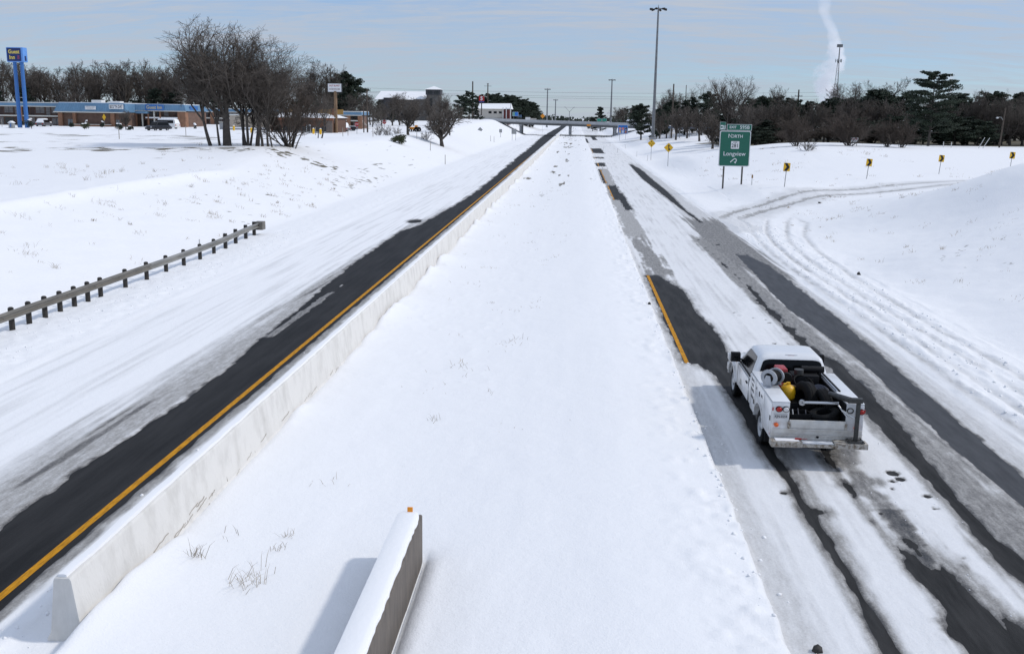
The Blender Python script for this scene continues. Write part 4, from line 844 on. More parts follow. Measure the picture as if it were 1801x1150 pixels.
upole(-41.52, 200, 12.17, 'wooden pole left of the stone tower building', .16, ((-2.5, .8),))
upole(-41.84, 198, 9.40, 'short wooden pole beside the motel end stair', .12, ())
upole(27.72, 300, 17.23, 'dark utility pole rising over the trees behind the tall mast', .26, ())
upole(33.43, 320, 17.60, 'slim pole among bare twigs behind the mast', .14, ())
upole(48.72, 230, 14.04, 'utility pole with crossarm over the dark trees', .2, ((-1.4, .85),))
lp = upole(66.77, 165, 9.79, 'wooden pole with a lit looking lamp at the wood edge', .14, (), .05)
h = 9.79-gz(66.77, 165)
MB().path([(0, 0, h*.72), (-.5, -.1, h*.80), (-1.0, -.2, h*.79)], .04).build('lamp_arm', alum, lp); MB().lathe([(0, .12), (.14, .08), (.2, -.02), (.17, -.12), (0, -.14)], (-1.1, -.2, h*.78), 'z', 10).build('lamp_head', whitel, lp, smooth=True)
for x, y, ln, lb in ((61.64, 160, .45, 'leaning white post left of the wooden lamp pole, left one'), (62.28, 160, .5, 'leaning white post nearer the wooden lamp pole')):
    marker('leaning_post', lb, x, y, 1.9, .05, white_pl, lean=ln)
for x, y, lb in ((55.68, 158, 'short white post at the wood edge nearer the layered pine'), (56.86, 158, 'short white post at the wood edge farther from the layered pine')): marker('white_post', lb, x, y, .9, .06, white_pl)
pw = thing('power_line', 'power lines strung across the sky above the overpass', 'power line', (0, 455, 0))
def wire(a, b, sag, r=.045):
    pts = [Vector(a).lerp(Vector(b), i/14)-Vector((0, 455, sag*4*(i/14)*(1-i/14))) for i in range(15)]
    MB().path(pts, r, 4).build('wire', black, pw)
for (a, b) in (((-92.67, 440.00, 18.47), (104.97, 455.00, 19.57)), ((-92.69, 440.00, 17.02), (105.10, 455.00, 17.87)), ((-92.70, 440.00, 16.54), (105.20, 455.00, 16.66)), ((-81.32, 460.00, 12.65), (105.48, 455.00, 13.03))): wire(a, b, 1.2)
# comm tower
x, y = 123.59, 500; g = gz(min(x, 250), 400); zt = 41.93; zm = 35.40
tw = thing('radio_tower', 'grey lattice radio tower in front of the steam plume', 'tower', (x, y, g)); htop, hm = zt-g, zm-g; stl = mat('tower_steel', (.14, .145, .15), .55, .5)
legs = [(math.cos(a), math.sin(a)) for a in (PI/6+.2, 5*PI/6+.2, 3*PI/2+.2)]
def lw(z): return 1.9-(1.9-.45)*min(1, z/hm)
leg_pts = [[(c*lw(z), s*lw(z), z) for z in np.linspace(-.5, hm, 19)] for c, s in legs]
for lp_ in leg_pts: MB().tube(lp_[0], lp_[-1], .13, .10, 6).build('leg', stl, tw)
for a, b in ((0, 1), (1, 2), (2, 0)):
    q = MB()
    for i in range(18): q.tube(leg_pts[a][i], leg_pts[b][i+1], .05, .05, 4).tube(leg_pts[b][i+1], leg_pts[a][i+1], .04, .04, 4)
    q.build('lattice', stl, tw)
MB().tube((0, 0, hm-1), (0, 0, htop), .32, .22, 8).build('mast', stl, tw)
MB().box(-1.3, 1.3, -.5, .5, htop-.2, htop+1.2).build('antenna_head', stl, tw, bevel=.1)
for dx in (-1.5, -.7, .8, 1.2): MB().tube((dx, -.4, hm-.6), (dx, -.4, hm+.9), .16, .16, 6).build('antenna', stl, tw)
MB().box(-1.6, 1.3, -.1, .1, hm+.1, hm+.2).build('antenna_bracket', stl, tw)

# ------------------------------------------------------------------ overpass
A = Vector((-35.5, 418.6, 6.40)); B = Vector((26.6, 384.6, 5.45)); dv = B-A; Wd = 14.
br = thing('overpass', 'low concrete road overpass crossing both carriageways in the distance', 'bridge', (0, 400, 0))
def along(t_, dy, dz): p = A+dv*t_; return (p.x, p.y+dy-400, p.z+dz)
def slab(name, t0, t1, d0, d1, z0, z1, m, par=br): 
    return MB().loft([[along(t_, d0, z0), along(t_, d1, z0), along(t_, d1, z1), along(t_, d0, z1)] for t_ in (t0, t1)]).build(name, m, par)
conc_lt = mat('pale_bridge_rail', (.42, .43, .44), .8, var=.12, vscale=.3)
slab('parapet', -.06, 1.06, 0, .35, -.95, 0, conc_lt); slab('parapet', -.06, 1.06, Wd-.35, Wd, -.95, 0, conc_lt)
slab('deck', 0, 1, -.12, Wd+.12, -1.22, -.955, conc_grey)
for k in range(5): slab('girder', .002, .998, .5+k*3.1, 1.1+k*3.1, -2.0, -1.225, mat('girder_paint', (.13, .135, .14), .7))
slab('deck_snow', 0, 1, .36, Wd-.36, -.95, -.88, snow_m)
for s, t_ in ((0, .205), (1, .53), (2, .81)):
    p = A+dv*t_
    for dy in (1.2, 5.0, 8.8, 12.6): MB().tube((p.x, p.y+dy-400, -.3), (p.x, p.y+dy-400, p.z-2.6), .52, .52, 12).build('column', conc_grey, br, smooth=True)
    MB().box(p.x-.6, p.x+.6, p.y-400+.3, p.y-400+Wd-.3, p.z-2.65, p.z-2.0).build('cap_beam', conc_grey, br)
MB().add([along(.0, .3, -2.02), along(.0, Wd-.3, -2.02), (-21.3, 425-400, .14), (-21.3, 411-400, .14)], [(0, 1, 2, 3)]).add([along(1., .3, -2.02), along(1., Wd-.3, -2.02), (14.2, 405-400, .14), (14.2, 391.5-400, .14)], [(3, 2, 1, 0)])
for nm, a0, b0 in (('slope_paving', along(0, .2, -1.9), (-21.0, 10.8, .14)), ('slope_paving', along(1., .2, -1.9), (13.9, -8.6, .14))):
    a0 = Vector(a0); b0 = Vector(b0); d_ = Vector((0, Wd-.5, 0)); e_ = Vector((0, 0, -1.2))
    MB().loft([[a0, a0+d_, a0+d_+e_, a0+e_], [b0, b0+d_, b0+d_+e_, b0+e_]]).build(nm, mat('shade_darkened_paving', (.035, .034, .033), .9, var=.3, vscale=.5), br)  # bare concrete coloured near black, with the shade under the deck in it
MB().box(3.84, 5.39, -4.0, -3.9, 4.11, 4.76).build('clearance_sign', oranges, br)
slab('wing_wall', -.10, 0, -.1, .3, -2.6, -.95, conc_lt); slab('wing_wall', 1., 1.10, -.1, .3, -2.6, -.95, conc_lt)
# guard rail closing off the median before the columns
mg = thing('median_guard_rail', 'low dark guard rail around the overpass columns in the median', 'guard rail', (0, 388, 0))
pts = [(-6.2, 8, .75), (-6.2, 0, .75), (13.2, -4, .75)]
for a, b in zip(pts, pts[1:]):
    for dz in (0, ): MB().prism([(-.05, .45), (.05, .45), (.05, .85), (-.05, .85)], 0, (Vector(b)-Vector(a)).length, 'y').build('rail', galv, mg, (a[0], a[1], 0), (0, 0, math.atan2(-(b[0]-a[0]), b[1]-a[1])))
for k in range(11):
    x_ = -6.2+k*1.94; MB().box(x_-.09, x_+.09, .1-4*k/10, .3-4*k/10, -.2, .9).build('post', wood_post, mg)
# low blue grey rail of the frontage road behind the trees on the bank
fr = thing('frontage_rail', 'long low blue grey rail on the bank behind the bare trees', 'guard rail', (35.31, 290, 0)); fx = 35.31
blg = mat('blue_grey_rail', (.10, .13, .18), .6); zf = 4.92
MB().box(-9.5, 10.5, 0, .12, zf-.25, zf+.25).build('rail', blg, fr)
for k in range(8): MB().box(-9+k*2.7, -8.8+k*2.7, .12, .3, gz(fx-9+k*2.7, 290)-.4, zf+.2).build('post', postm, fr)

# ------------------------------------------------------------------ buildings
brick = mat('brown_brick', (.175, .105, .075), .85, col2=(.115, .07, .052), vscale=1.2, lo=.3, hi=.6); brick_o = mat('orange_brick', (.26, .135, .08), .85, var=.2, vscale=1.)
roofb = mat('blue_metal_roof', (.12, .235, .36), .45, var=.10, vscale=.6); trimw = mat('cream_trim', (.60, .58, .52), .6); curt = mat('pale_curtain_window', (.22, .20, .19), .4, var=.3, vscale=1.5); wdark = mat('dark_window', (.015, .017, .02), .12); doorb = mat('brown_door', (.09, .05, .04), .6)
tan = mat('tan_wall', (.42, .36, .29), .8, var=.08); stone = mat('grey_stone', (.14, .132, .122), .9, col2=(.07, .066, .062), vscale=.9, lo=.35, hi=.6); slate = mat('dark_fascia', (.055, .055, .06), .8); beige = mat('beige_render', (.48, .45, .40), .8, var=.06); whitew = mat('white_wall', (.66, .66, .65), .7)
def PX(o, name, m, x0, x1, y0, y1, z0, z1, bev=0.): return MB().box(x0, x1, y0, y1, z0, z1).build(name, m, o, bevel=bev)
def wing(label, xs, yf, zg, zt, zmid, bays, name='motel_wing', deep=8., pil=()):
    """two-storey motel block with a walkway; coordinates in metres, front walkway edge at yf"""
    x0, x1 = xs; o = thing(name, label, 'building', ((x0+x1)/2, yf, zg)); cx = (x0+x1)/2; a, b = x0-cx, x1-cx; zt -= zg; zm = zmid-zg
    PX(o, 'wall', brick, a, b, 1.5, deep, -.4, zt-.75)
    PX(o, 'roof', roofb, a-.3, b+.3, -.25, deep+.3, zt-.75, zt-.04); PX(o, 'roof_trim', trimw, a-.36, b+.36, -.31, -.255, zt-.90, zt-.72); PX(o, 'roof_trim', trimw, a-.36, b+.36, -.31, -.255, zt-.10, zt+.02)
    PX(o, 'roof_snow', snow_m, a-.2, b+.2, -.2, deep+.2, zt-.035, zt+.10)
    PX(o, 'walkway', conc_grey, a, b, 0, 1.497, zm-.12, zm+.04); PX(o, 'walkway_edge', trimw, a, b, -.05, -.005, zm-.16, zm+.12)
    PX(o, 'handrail', slate, a, b, .02, .07, zm+.95, zm+1.0); PX(o, 'handrail', slate, a, b, .02, .07, zm+.5, zm+.53)
    n = max(1, int((b-a)/bays)); bw = (b-a)/n
    for i in range(n):
        for f in (0, 1):
            z0 = -.1 if f == 0 else zm+.05; u = a+i*bw
            PX(o, 'door', doorb if (i+f) % 2 else curt, u+bw*.06, u+bw*.06+.85, 1.44, 1.497, z0, z0+1.95)
            w_ = PX(o, 'window', curt if (i*3+f) % 4 else wdark, u+bw*.40, u+bw*.94, 1.45, 1.497, z0+.55, z0+1.9)
            PX(w_, 'mullion', slate, u+bw*.66, u+bw*.68, 1.43, 1.449, z0+.55, z0+1.9)
    for p_ in pil: PX(o, 'pillar', brick_o, p_-cx-.45, p_-cx+.45, -.2, .28, -.4, zt-.92)
    return o
zg = 3.65
wing('two storey motel wing with blue fascia behind the pylon sign', (-142.29, -113.67), 217, zg, 8.73, 5.89, 3.3, pil=(-122.15,))
# office block with mansard roof
ox0, ox1 = -112.80, -96.89; tz = 8.77-zg; ez = 6.89-zg; W2 = (ox1-ox0)/2
of = thing('motel_office', 'single storey brick motel office under a deep blue mansard roof', 'building', ((ox0+ox1)/2, 214, zg))
MB().loft([[(-W2, -.4, ez), (W2, -.4, ez), (W2, 13, ez), (-W2, 13, ez)], [(-W2+.75, .35, tz), (W2-.35, .35, tz), (W2-.35, 12, tz), (-W2+.75, 12, tz)]]).build('mansard_roof', roofb, of)
for k in range(29):
    f = k/28; xa = -W2+.15+f*(2*W2-.3); xb = -W2+.85+f*(2*W2-1.3); MB().tube((xa, -.43, ez+.03), (xb, .31, tz-.03), .035, .035, 4).build('roof_seam', roofb, of)
PX(of, 'eave_trim', trimw, -W2-.06, W2+.06, -.5, -.405, ez-.16, ez+.05); PX(of, 'roof_snow', snow_m, -W2+.9, W2-.5, .5, 11.8, tz+.001, tz+.14)
PX(of, 'vent_hood', whitew, -106.44-of.location.x, -104.17-of.location.x, 4, 6, tz, tz+.7, .1); PX(of, 'vent_hood', whitew, 2.0, 4.4, 5, 7, tz, tz+.5, .1)
PX(of, 'wall', brick, -W2+.9, W2-.2, .8, 12.5, -.4, ez-.001)
for a, b in ((101, 108.5), (126.5, 132), (192.5, 199)):
    A_, B_ = [-125.11+(q)*(-112.37-(-125.11))/100-of.location.x for q in (a, b)]; PX(of, 'pillar', brick_o, A_, B_, .2, .795, -.4, ez-.17)
for a, b in ((116, 126), (200, 206)):
    A_, B_ = [-125.11+(q)*(-112.37-(-125.11))/100-of.location.x for q in (a, b)]
    w_ = PX(of, 'window', mat('lobby_glass', (.16, .18, .19), .1), A_, B_, .72, .797, .25, 1.65); PX(w_, 'mullion', slate, (A_+B_)/2-.04, (A_+B_)/2+.04, .70, .719, .25, 1.65)
pl_ = PX(of, 'planter_wall', brick_o, -3.5, 4.6, -.6, -.3, -.4, .55); PX(pl_, 'coping', trimw, -3.55, 4.65, -.65, -.25, .551, .66)
sb = PX(of, 'notice_sign', whites, -105.65-of.location.x, -103.38-of.location.x, -.62, -.42, 7.39-zg, 8.13-zg)
cxs = (-104.51)-of.location.x; text('AMERICAN OWNED', .26, mat('grey_letter', (.2, .2, .2), .6), sb, (cxs, -.625, 7.92-zg), sx=.82); text('AND OPERATED', .22, mat('grey_letter', (.2, .2, .2), .6), sb, (cxs, -.625, 7.63-zg), sx=.8)
sb = PX(of, 'price_sign', whites, -100.34-of.location.x, -97.38-of.location.x, -.66, -.2, 7.58-zg, 8.53-zg)
cxs = (-98.87)-of.location.x; text('$32', .86, blacks, sb, (cxs-.86, -.665, 8.06-zg), sx=.72, bold=.012); text('99', .4, blacks, sb, (cxs-.12, -.665, 8.23-zg), sx=.75, bold=.008); text('A DAY', .86, blacks, sb, (cxs+.78, -.665, 8.06-zg), sx=.62, bold=.012)
# wing with the lit fascia sign
bx0, bx1 = -99.07, -85.56; W3 = (bx1-bx0)/2; tz = 8.70-zg; ez = 7.35-zg; mz = 5.84-zg
gw = thing('motel_guest_wing', 'motel block with the blue Guest Inn fascia sign and brick corner pier', 'building', ((bx0+bx1)/2, 219, zg))
MB().loft([[(-W3, -.4, ez), (W3, -.4, ez), (W3, 13, ez), (-W3, 13, ez)], [(-W3, .25, tz), (W3-.55, .25, tz), (W3-.55, 12, tz), (-W3, 12, tz)]]).build('mansard_roof', roofb, gw)
for k in range(25):
    f = k/24; MB().tube((-W3+.1+f*(2*W3-.2), -.43, ez+.03), (-W3+.1+f*(2*W3-.75), .21, tz-.03), .035, .035, 4).build('roof_seam', roofb, gw)
PX(gw, 'eave_trim', trimw, -W3-.05, W3+.05, -.48, -.405, ez-.12, ez+.04); PX(gw, 'roof_snow', snow_m, -W3, W3-.6, .4, 11.8, tz+.001, tz+.14)
PX(gw, 'wall', brick, -W3+.01, W3-.3, 1.5, 12.5, -.4, ez-.001); PX(gw, 'corner_pier', brick_o, W3-2.0, W3-.25, -.2, 1.495, -.4, ez-.13)
PX(gw, 'walkway', conc_grey, -W3+4.2, W3-2.01, 0, 1.495, mz-.1, mz+.05); PX(gw, 'walkway_edge', snow_m, -W3+4.2, W3-2.01, -.06, -.004, mz-.12, mz+.16); PX(gw, 'handrail', slate, -W3+4.2, W3-2.01, .02, .06, mz+.9, mz+.95)
for k in range(5): PX(gw, 'column', trimw if k % 2 else brick_o, -W3+2.0+k*1.35, -W3+2.28+k*1.35, -.1, .2, -.4, ez-.13)
for k in range(3): w_ = PX(gw, 'window', wdark if k % 2 else curt, -W3+4.6+k*1.6, -W3+5.6+k*1.6, 1.43, 1.497, mz+.4, mz+1.5)
for k in range(4): w_ = PX(gw, 'window', wdark, -W3+2.4+k*2.0, -W3+3.8+k*2.0, 1.43, 1.497, .2, 1.7)
PX(gw, 'entrance_canopy', roofb, -96.33-gw.location.x, -94.02-gw.location.x, -1.8, 1.4, ez-.62, ez-.18, .05)
sb = PX(gw, 'fascia_sign', bluep, -94.60-gw.location.x, -90.50-gw.location.x, -.60, -.3, 7.43-zg, 8.72-zg)
text('Guest Inn', .98, mat('gold_letter', (.55, .47, .25), .5), sb, ((-92.55)-gw.location.x, -.605, 8.06-zg), sx=.92, bold=.02)
MB().box(W3-.2, W3-.1, 2.5, 7.0, ez+.25, tz-.2).build('side_sign', bluep, gw)
wing('motel wing behind the big bare tree with blue fascia', (-96.00, -74.47), 246, 3.8, 8.12, 5.85, 3.4, pil=(-93.64, -89.70))
ew = wing('end block of the motel with an outside stair beside the stop sign', (-55.41, -48.90), 228, 3.7, 7.83, 5.84, 2.4, pil=(-51.63, -49.03))
st = MB()
cx = ew.location.x; xe = -48.90-cx; zm = 5.84-3.7
for k in range(9): PX(ew, 'stair_tread', trimw, xe+.1+k*.26, xe+.42+k*.26, .1, 1.3, zm-.1-k*.27, zm-.02-k*.27)
PX(ew, 'white_panel', whites, -3.9, -1.7, -.38, -.32, 6.30-3.7, 7.00-3.7)
# tan block with letters
x0, x1 = -71.46, -63.11; tb = thing('tan_building', 'low tan block with dark lettering behind the bare trees', 'building', ((x0+x1)/2, 206, 3.7)); h_ = (x1-x0)/2; zt = 6.68-3.7
PX(tb, 'wall', tan, -h_, h_, 0, 8, -.4, zt-.05); PX(tb, 'parapet', trimw, -h_-.05, h_+.05, -.08, 8.1, zt-.05, zt+.12); PX(tb, 'roof_snow', snow_m, -h_, h_, .1, 8, zt+.121, zt+.25)
PX(tb, 'loading_ledge', conc_grey, -h_, h_, -1.6, -.01, -.4, .35); PX(tb, 'ledge_snow', snow_m, -h_, h_, -1.65, -.02, .351, .62); PX(tb, 'ledge_shadow_strip', wdark, -h_+.1, h_-.1, -1.66, -1.605, -.25, .2)  # dark strip stands in for the shade below the snowy ledge
text('EST', .72, mat('dark_letter', (.05, .05, .05), .6), tb, (-h_+1.75, -.01, zt-.62), bold=.01); PX(tb, 'roller_door', alum, -h_-2.4, -h_-.1, .5, .6, -.3, 1.45); PX(tb, 'awning', trimw, -h_-2.5, -h_-.05, .2, 1.2, 1.5, 1.62)
# brown restaurant
x0, x1 = -57.61, -45.82; zr = gz((x0+x1)/2, 188); rt = thing('brown_restaurant', 'low brown restaurant with a snowy roof and dark window band', 'building', ((x0+x1)/2, 188, zr)); h_ = (x1-x0)/2; ez = 6.50-zr; tz = 7.36-zr
brn = mat('brown_siding', (.115, .06, .038), .85, var=.2, vscale=.8)
PX(rt, 'wall', brn, -h_, h_, .6, 12, -.4, ez); PX(rt, 'fascia', mat('rust_fascia', (.22, .085, .04), .8), -h_-.3, h_+.3, .0, .58, ez-.45, ez)
MB().loft([[(-h_-.4, -.3, ez+.001), (h_+.4, -.3, ez+.001), (h_+.4, 12.5, ez+.001), (-h_-.4, 12.5, ez+.001)], [(-h_+1.6, 3.4, tz), (h_-2.0, 3.4, tz), (h_-2.0, 9, tz), (-h_+1.6, 9, tz)]]).build('roof', snow_m, rt)
for k in range(6):
    u = -h_+.5+k*1.85; w_ = PX(rt, 'window', wdark, u, u+1.5, .54, .597, .35, 1.25); PX(w_, 'sill', trimw, u-.1, u+1.6, .44, .535, .24, .345)
dr = PX(rt, 'door', whitew, -50.79-rt.location.x, -49.92-rt.location.x, .50, .597, -.2, 1.55); PX(dr, 'door_glass', wdark, -50.66-rt.location.x, -50.05-rt.location.x, .47, .499, -.05, 1.4)
PX(rt, 'corner_boards', mat('weathered_boards', (.16, .13, .11), .9, var=.25), h_-1.1, h_+.02, .3, .598, -.4, ez-.46)
for a, b in ((480, 500), (540, 562), (570, 583)):
    A_, B_ = [-109.81+(q)*(-98.63-(-109.81))/100-rt.location.x for q in (a, b)]; PX(rt, 'roof_sign', mat('ochre_board', (.38, .22, .06), .7, var=.15), A_, B_, 4.5, 4.7, tz-.2, tz+.75)
PX(rt, 'chimney', brick_o, h_-1.4, h_-.6, 5, 5.8, tz-1, tz+.95)
# stone building with the tower
YB = 330; zb_ = 5.45; cx = -58.37; sbld = thing('stone_tower_building', 'dark stone building with a snowy roof and square lookout tower', 'building', (cx, YB, zb_))
def bx(px): return -192.66+px*(-173.05-(-192.66))/100-cx
def bz(py): return (43.18)+py*((25.64)-(43.18))/100-zb_
PX(sbld, 'wall', stone, bx(652), bx(736), 0, 14, -1, bz(176))
MB().loft([[(bx(646), -.8, bz(177)), (bx(737), -.8, bz(177)), (bx(737), 7, bz(161)), (bx(650), 7, bz(161))], [(bx(646), 15, bz(177)), (bx(737), 15, bz(177)), (bx(737), 7.1, bz(161)), (bx(650), 7.1, bz(161))]], True, True).build('roof', snow_m, sbld)
def turret(a, b, zt_, top, m):
    x0, x1 = bx(a), bx(b); t_ = PX(sbld, 'turret', m, x0, x1, -2.2, 1.0, -1, bz(zt_)); xm = (x0+x1)/2
    MB().add([(x0-.4, -2.6, bz(zt_)), (x1+.4, -2.6, bz(zt_)), (x1+.4, 1.4, bz(zt_)), (x0-.4, 1.4, bz(zt_)), (xm, -.6, bz(top))], [(0, 1, 4), (1, 2, 4), (2, 3, 4), (3, 0, 4), (3, 2, 1, 0)]).build('turret_roof', snow_m, t_)
turret(663, 678, 174, 166, slate); turret(714, 734, 176, 170, stone)
x0, x1 = bx(735), bx(757); tw_ = PX(sbld, 'tower', stone, x0, x1, -3, 1.4, -1, bz(168)); PX(tw_, 'tower_lantern', slate, x0-.25, x1+.25, -3.25, 1.65, bz(168)+.002, bz(158.5))
for k in range(2): PX(tw_, 'lantern_window', wdark, x0+.4+k*2.1, x0+1.8+k*2.1, -3.3, -3.252, bz(166), bz(160.5))
xm = (x0+x1)/2; MB().add([(x0-.6, -3.6, bz(158.4)), (x1+.6, -3.6, bz(158.4)), (x1+.6, 2, bz(158.4)), (x0-.6, 2, bz(158.4)), (xm, -.8, bz(152))], [(0, 1, 4), (1, 2, 4), (2, 3, 4), (3, 0, 4), (3, 2, 1, 0)]).build('tower_roof', snow_m, tw_)
PX(tw_, 'tower_window', wdark, x0+.7, x0+1.9, -3.05, -3.002, bz(201), bz(174))
for k in range(4): PX(sbld, 'window', wdark, bx(682)+k*1.5, bx(682)+k*1.5+.8, -.06, -.003, .8, 2.2)
# drive-in
YB = 432; cx = -39.83; zb_ = gz(cx, YB); dv_ = thing('drive_in', 'cream drive-in with a snowy roof and dark red panels', 'building', (cx, YB, zb_))
def bx(px): return -252.21+px*(-226.54-(-252.21))/100-cx
def bz(py): return (54.56)+py*((31.72)-(54.56))/100-zb_
PX(dv_, 'wall', beige, bx(812), bx(861), 0, 10, -2, bz(193)); MB().loft([[(bx(808), -1, bz(193.5)), (bx(874), -1, bz(193.5)), (bx(872), 6, bz(183)), (bx(812), 6, bz(184))], [(bx(808), 12, bz(193.5)), (bx(874), 12, bz(193.5)), (bx(872), 6.2, bz(183)), (bx(812), 6.2, bz(184))]]).build('roof', snow_m, dv_)
for a, b in ((861.2, 864.5), (866, 871)): PX(dv_, 'red_panel', mat('dark_red_panel', (.16, .03, .025), .6), bx(a), bx(b), .2, 9.5, -2, bz(194.5))
for a in (859.6, 865, 872): PX(dv_, 'column', whitew, bx(a), bx(a+1.3), -.6, .1, -2, bz(191 if a < 870 else 183.5))
for k in range(3): PX(dv_, 'window', wdark, bx(836)+k*2.2, bx(836)+k*2.2+1.3, -.06, -.003, bz(202), bz(198))
sh = thing('white_shed', 'long white roofed shed past the right end of the overpass', 'building', (25.80, 470, gz(25.80, 400)-1)); z1 = 6.72-sh.location.z
PX(sh, 'wall', slate, -2.6, 2.6, 0, 6, -2, z1-.6); MB().prism([(-2.9, z1-.6), (2.9, z1-.6), (2.6, z1), (-2.4, z1)], -.4, 6.4, 'y').build('roof', snow_m, sh)
sh = thing('white_hut', 'small white hut beyond the blue grey rail', 'building', (36.15, 300, gz(36.15, 300))); z1 = 6.12-sh.location.z
PX(sh, 'wall', whitew, -.9, .8, 0, 3, -.4, z1-.2); PX(sh, 'roof', snow_m, -1.05, .95, -.1, 3.1, z1-.199, z1); PX(sh, 'door', wdark, .1, .5, -.05, -.003, -.2, z1-.5)

# ------------------------------------------------------------------ parked vehicles
def car(label, x, y, rz, paint, snow=0., kind='car', L=4.6, Wc=1.78, Hc=1.48):
    t_ = thing('parked_'+kind, label, kind if kind != 'car' else 'car', (x, y, gz(x, y)+.02), rz); h = Wc/2; gh = Hc*.58
    bodyp = [(-L/2, .32), (-L/2-.04, gh*.75), (-L/2+.08, gh), (-L*.10 if kind == 'pickup' else -L/2+.2, gh+.03), (L*.22, gh+.03), (L/2-.25, gh*.92), (L/2, gh*.66), (L/2-.03, .30)]
    wx = (-L*.31, L*.31)
    MB().prism(bodyp, -h, h, 'x').build('body', paint, t_, bevel=.06)
    c0, c1 = {'car': (-L*.40, L*.20), 'suv': (-L*.46, L*.18), 'van': (-L*.48, L*.30), 'pickup': (-L*.10, L*.20)}[kind]
    ring = lambda z, a, b, w_: [(-w_, a, z), (w_, a, z), (w_, b, z), (-w_, b, z)]
    cabn_ = MB().loft([ring(gh+.031, c0, c1+.35, h*.92), ring(Hc-.06, c0+.25, c1-.25, h*.74), ring(Hc, c0+.35, c1-.35, h*.66)]).build('cabin', paint, t_, bevel=.03)
    for s in (-1, 1):
        MB().add([(s*h*.925, c0+.28, gh+.08), (s*h*.925, c1+.12, gh+.08), (s*h*.79, c1-.22, Hc-.13), (s*h*.79, c0+.36, Hc-.13)], [(0, 1, 2, 3)]).build('side_window', glass, t_)
        MB().box(s*h*.72-.13, s*h*.72+.13, L/2-.02, L/2+.01, gh*.62, gh*.80).build('headlight', whitel, t_); MB().box(s*h*.74-.12, s*h*.74+.12, -L/2-.06, -L/2-.03, gh*.62, gh*.86).build('tail_light', redl, t_)
        for wy in wx:
            w_ = link('wheel', None, t_, (s*(h-.08), wy, .31)); MB().lathe([(.19, -.09), (.29, -.1), (.315, -.06), (.315, .06), (.29, .1), (.19, .09)], (0, 0, 0), 'x', 16, True).build('tyre', rubber, w_, smooth=True)
            MB().lathe([(.195, s*.06), (.1, s*.08), (0, s*.08)], (0, 0, 0), 'x', 14).build('rim', alloy, w_)
    MB().add([(-h*.84, c1+.30, gh+.07), (h*.84, c1+.30, gh+.07), (h*.68, c1-.20, Hc-.12), (-h*.68, c1-.20, Hc-.12)], [(0, 1, 2, 3)]).build('windscreen', glass, t_, (0, .03, .01))
    MB().add([(h*.84, c0+.03, gh+.10), (-h*.84, c0+.03, gh+.10), (-h*.68, c0+.24, Hc-.12), (h*.68, c0+.24, Hc-.12)], [(0, 1, 2, 3)]).build('rear_window', glass, t_, (0, -.02, .01))
    if snow:
        MB().loft([ring(Hc+.002, c0+.3, c1-.3, h*.70), ring(Hc+snow*.7, c0+.35, c1-.35, h*.68), ring(Hc+snow, c0+.6, c1-.6, h*.5)]).build('roof_snow', snow_m, t_, smooth=True)
        MB().loft([ring(gh+.0, c1+.32, L/2-.1, h*.9), ring(gh+.05+snow*.5, c1+.36, L/2-.3, h*.84)]).build('bonnet_snow', snow_m, t_, smooth=True)
        MB().loft([ring(gh+.0, -L/2+.02, c0+.1, h*.88), ring(gh+.06+snow*.4, -L/2+.05, c0+.06, h*.84)]).build('boot_snow', snow_m, t_, smooth=True)
        MB().add([(h*.86, c0-.02, gh+.12), (-h*.86, c0-.02, gh+.12), (-h*.7, c0+.2, Hc), (h*.7, c0+.2, Hc)], [(0, 1, 2, 3)]).build('window_snow', snow_m, t_, (0, -.05, .01))
    return t_
pk = mat('black_car_paint', (.012, .013, .016), .3); pd = mat('dark_red_car_paint', (.06, .012, .012), .35); pgy = mat('grey_car_paint', (.10, .10, .11), .35)
car('snow covered car parked by the motel wing, seen from behind', -111.62, 207, 0.1, pgy, .22)
car('black sport utility vehicle with yellow plate before the motel', -78.31, 186, 2.75, pk, 0., 'suv', 4.7, 1.85, 1.70)
car('white van buried in snow under the Guest Inn fascia sign', -84.59, 205, 1.35, whitew, .2, 'van', 5.6, 1.95, 1.9)
car('dark car with a snowy roof beside the brown pole', -48.45, 205, 1.2, pgy, .18)
car('dark pickup parked under the motel end block', -49.23, 214, 1.5, pk, .05, 'pickup', 5.2, 1.9, 1.7)
car('dark red car behind the blue grey rail', 38.44, 305, 1.5, pd, .12)
bs = thing('snowy_motorbike', 'snow covered motorbike parked by the brick corner pier', 'motorbike', (-79.23, 207, gz(-79.23, 207)), .6)
for yy in (-.65, .65): w_ = MB().lathe([(.22, -.06), (.31, -.06), (.31, .06), (.22, .06)], (0, yy, .31), 'x', 16, True).build('wheel', rubber, bs)
MB().loft([[(-.14, -.5, .45), (.14, -.5, .45), (.16, .1, .5), (-.16, .1, .5)], [(-.18, -.6, .85), (.18, -.6, .85), (.2, .35, 1.05), (-.2, .35, 1.05)]]).build('frame', pk, bs, bevel=.03); MB().tube((-.4, .45, 1.15), (.4, .45, 1.15), .03, .03, 6).build('handlebar', black, bs)
MB().loft([[(-.22, -.65, .86), (.22, -.65, .86), (.25, .4, 1.06), (-.25, .4, 1.06)], [(-.12, -.4, 1.08), (.12, -.4, 1.08), (.16, .3, 1.3), (-.16, .3, 1.3)]]).build('snow_cap', snow_m, bs, smooth=True)
ot = thing('orange_tractor', 'small orange and black tractor by the bare tree', 'tractor', (-34.26, 215, gz(-34.26, 215)), 1.3)
MB().box(-.35, .35, .0, 1.3, .55, 1.05).build('bonnet', oranges, ot, bevel=.08); MB().box(-.45, .45, -.7, .0, .5, .75).build('seat_deck', black, ot, bevel=.03); MB().box(-.4, .4, -.35, .05, .76, 1.45).build('operator_guard', oranges, ot, bevel=.1)
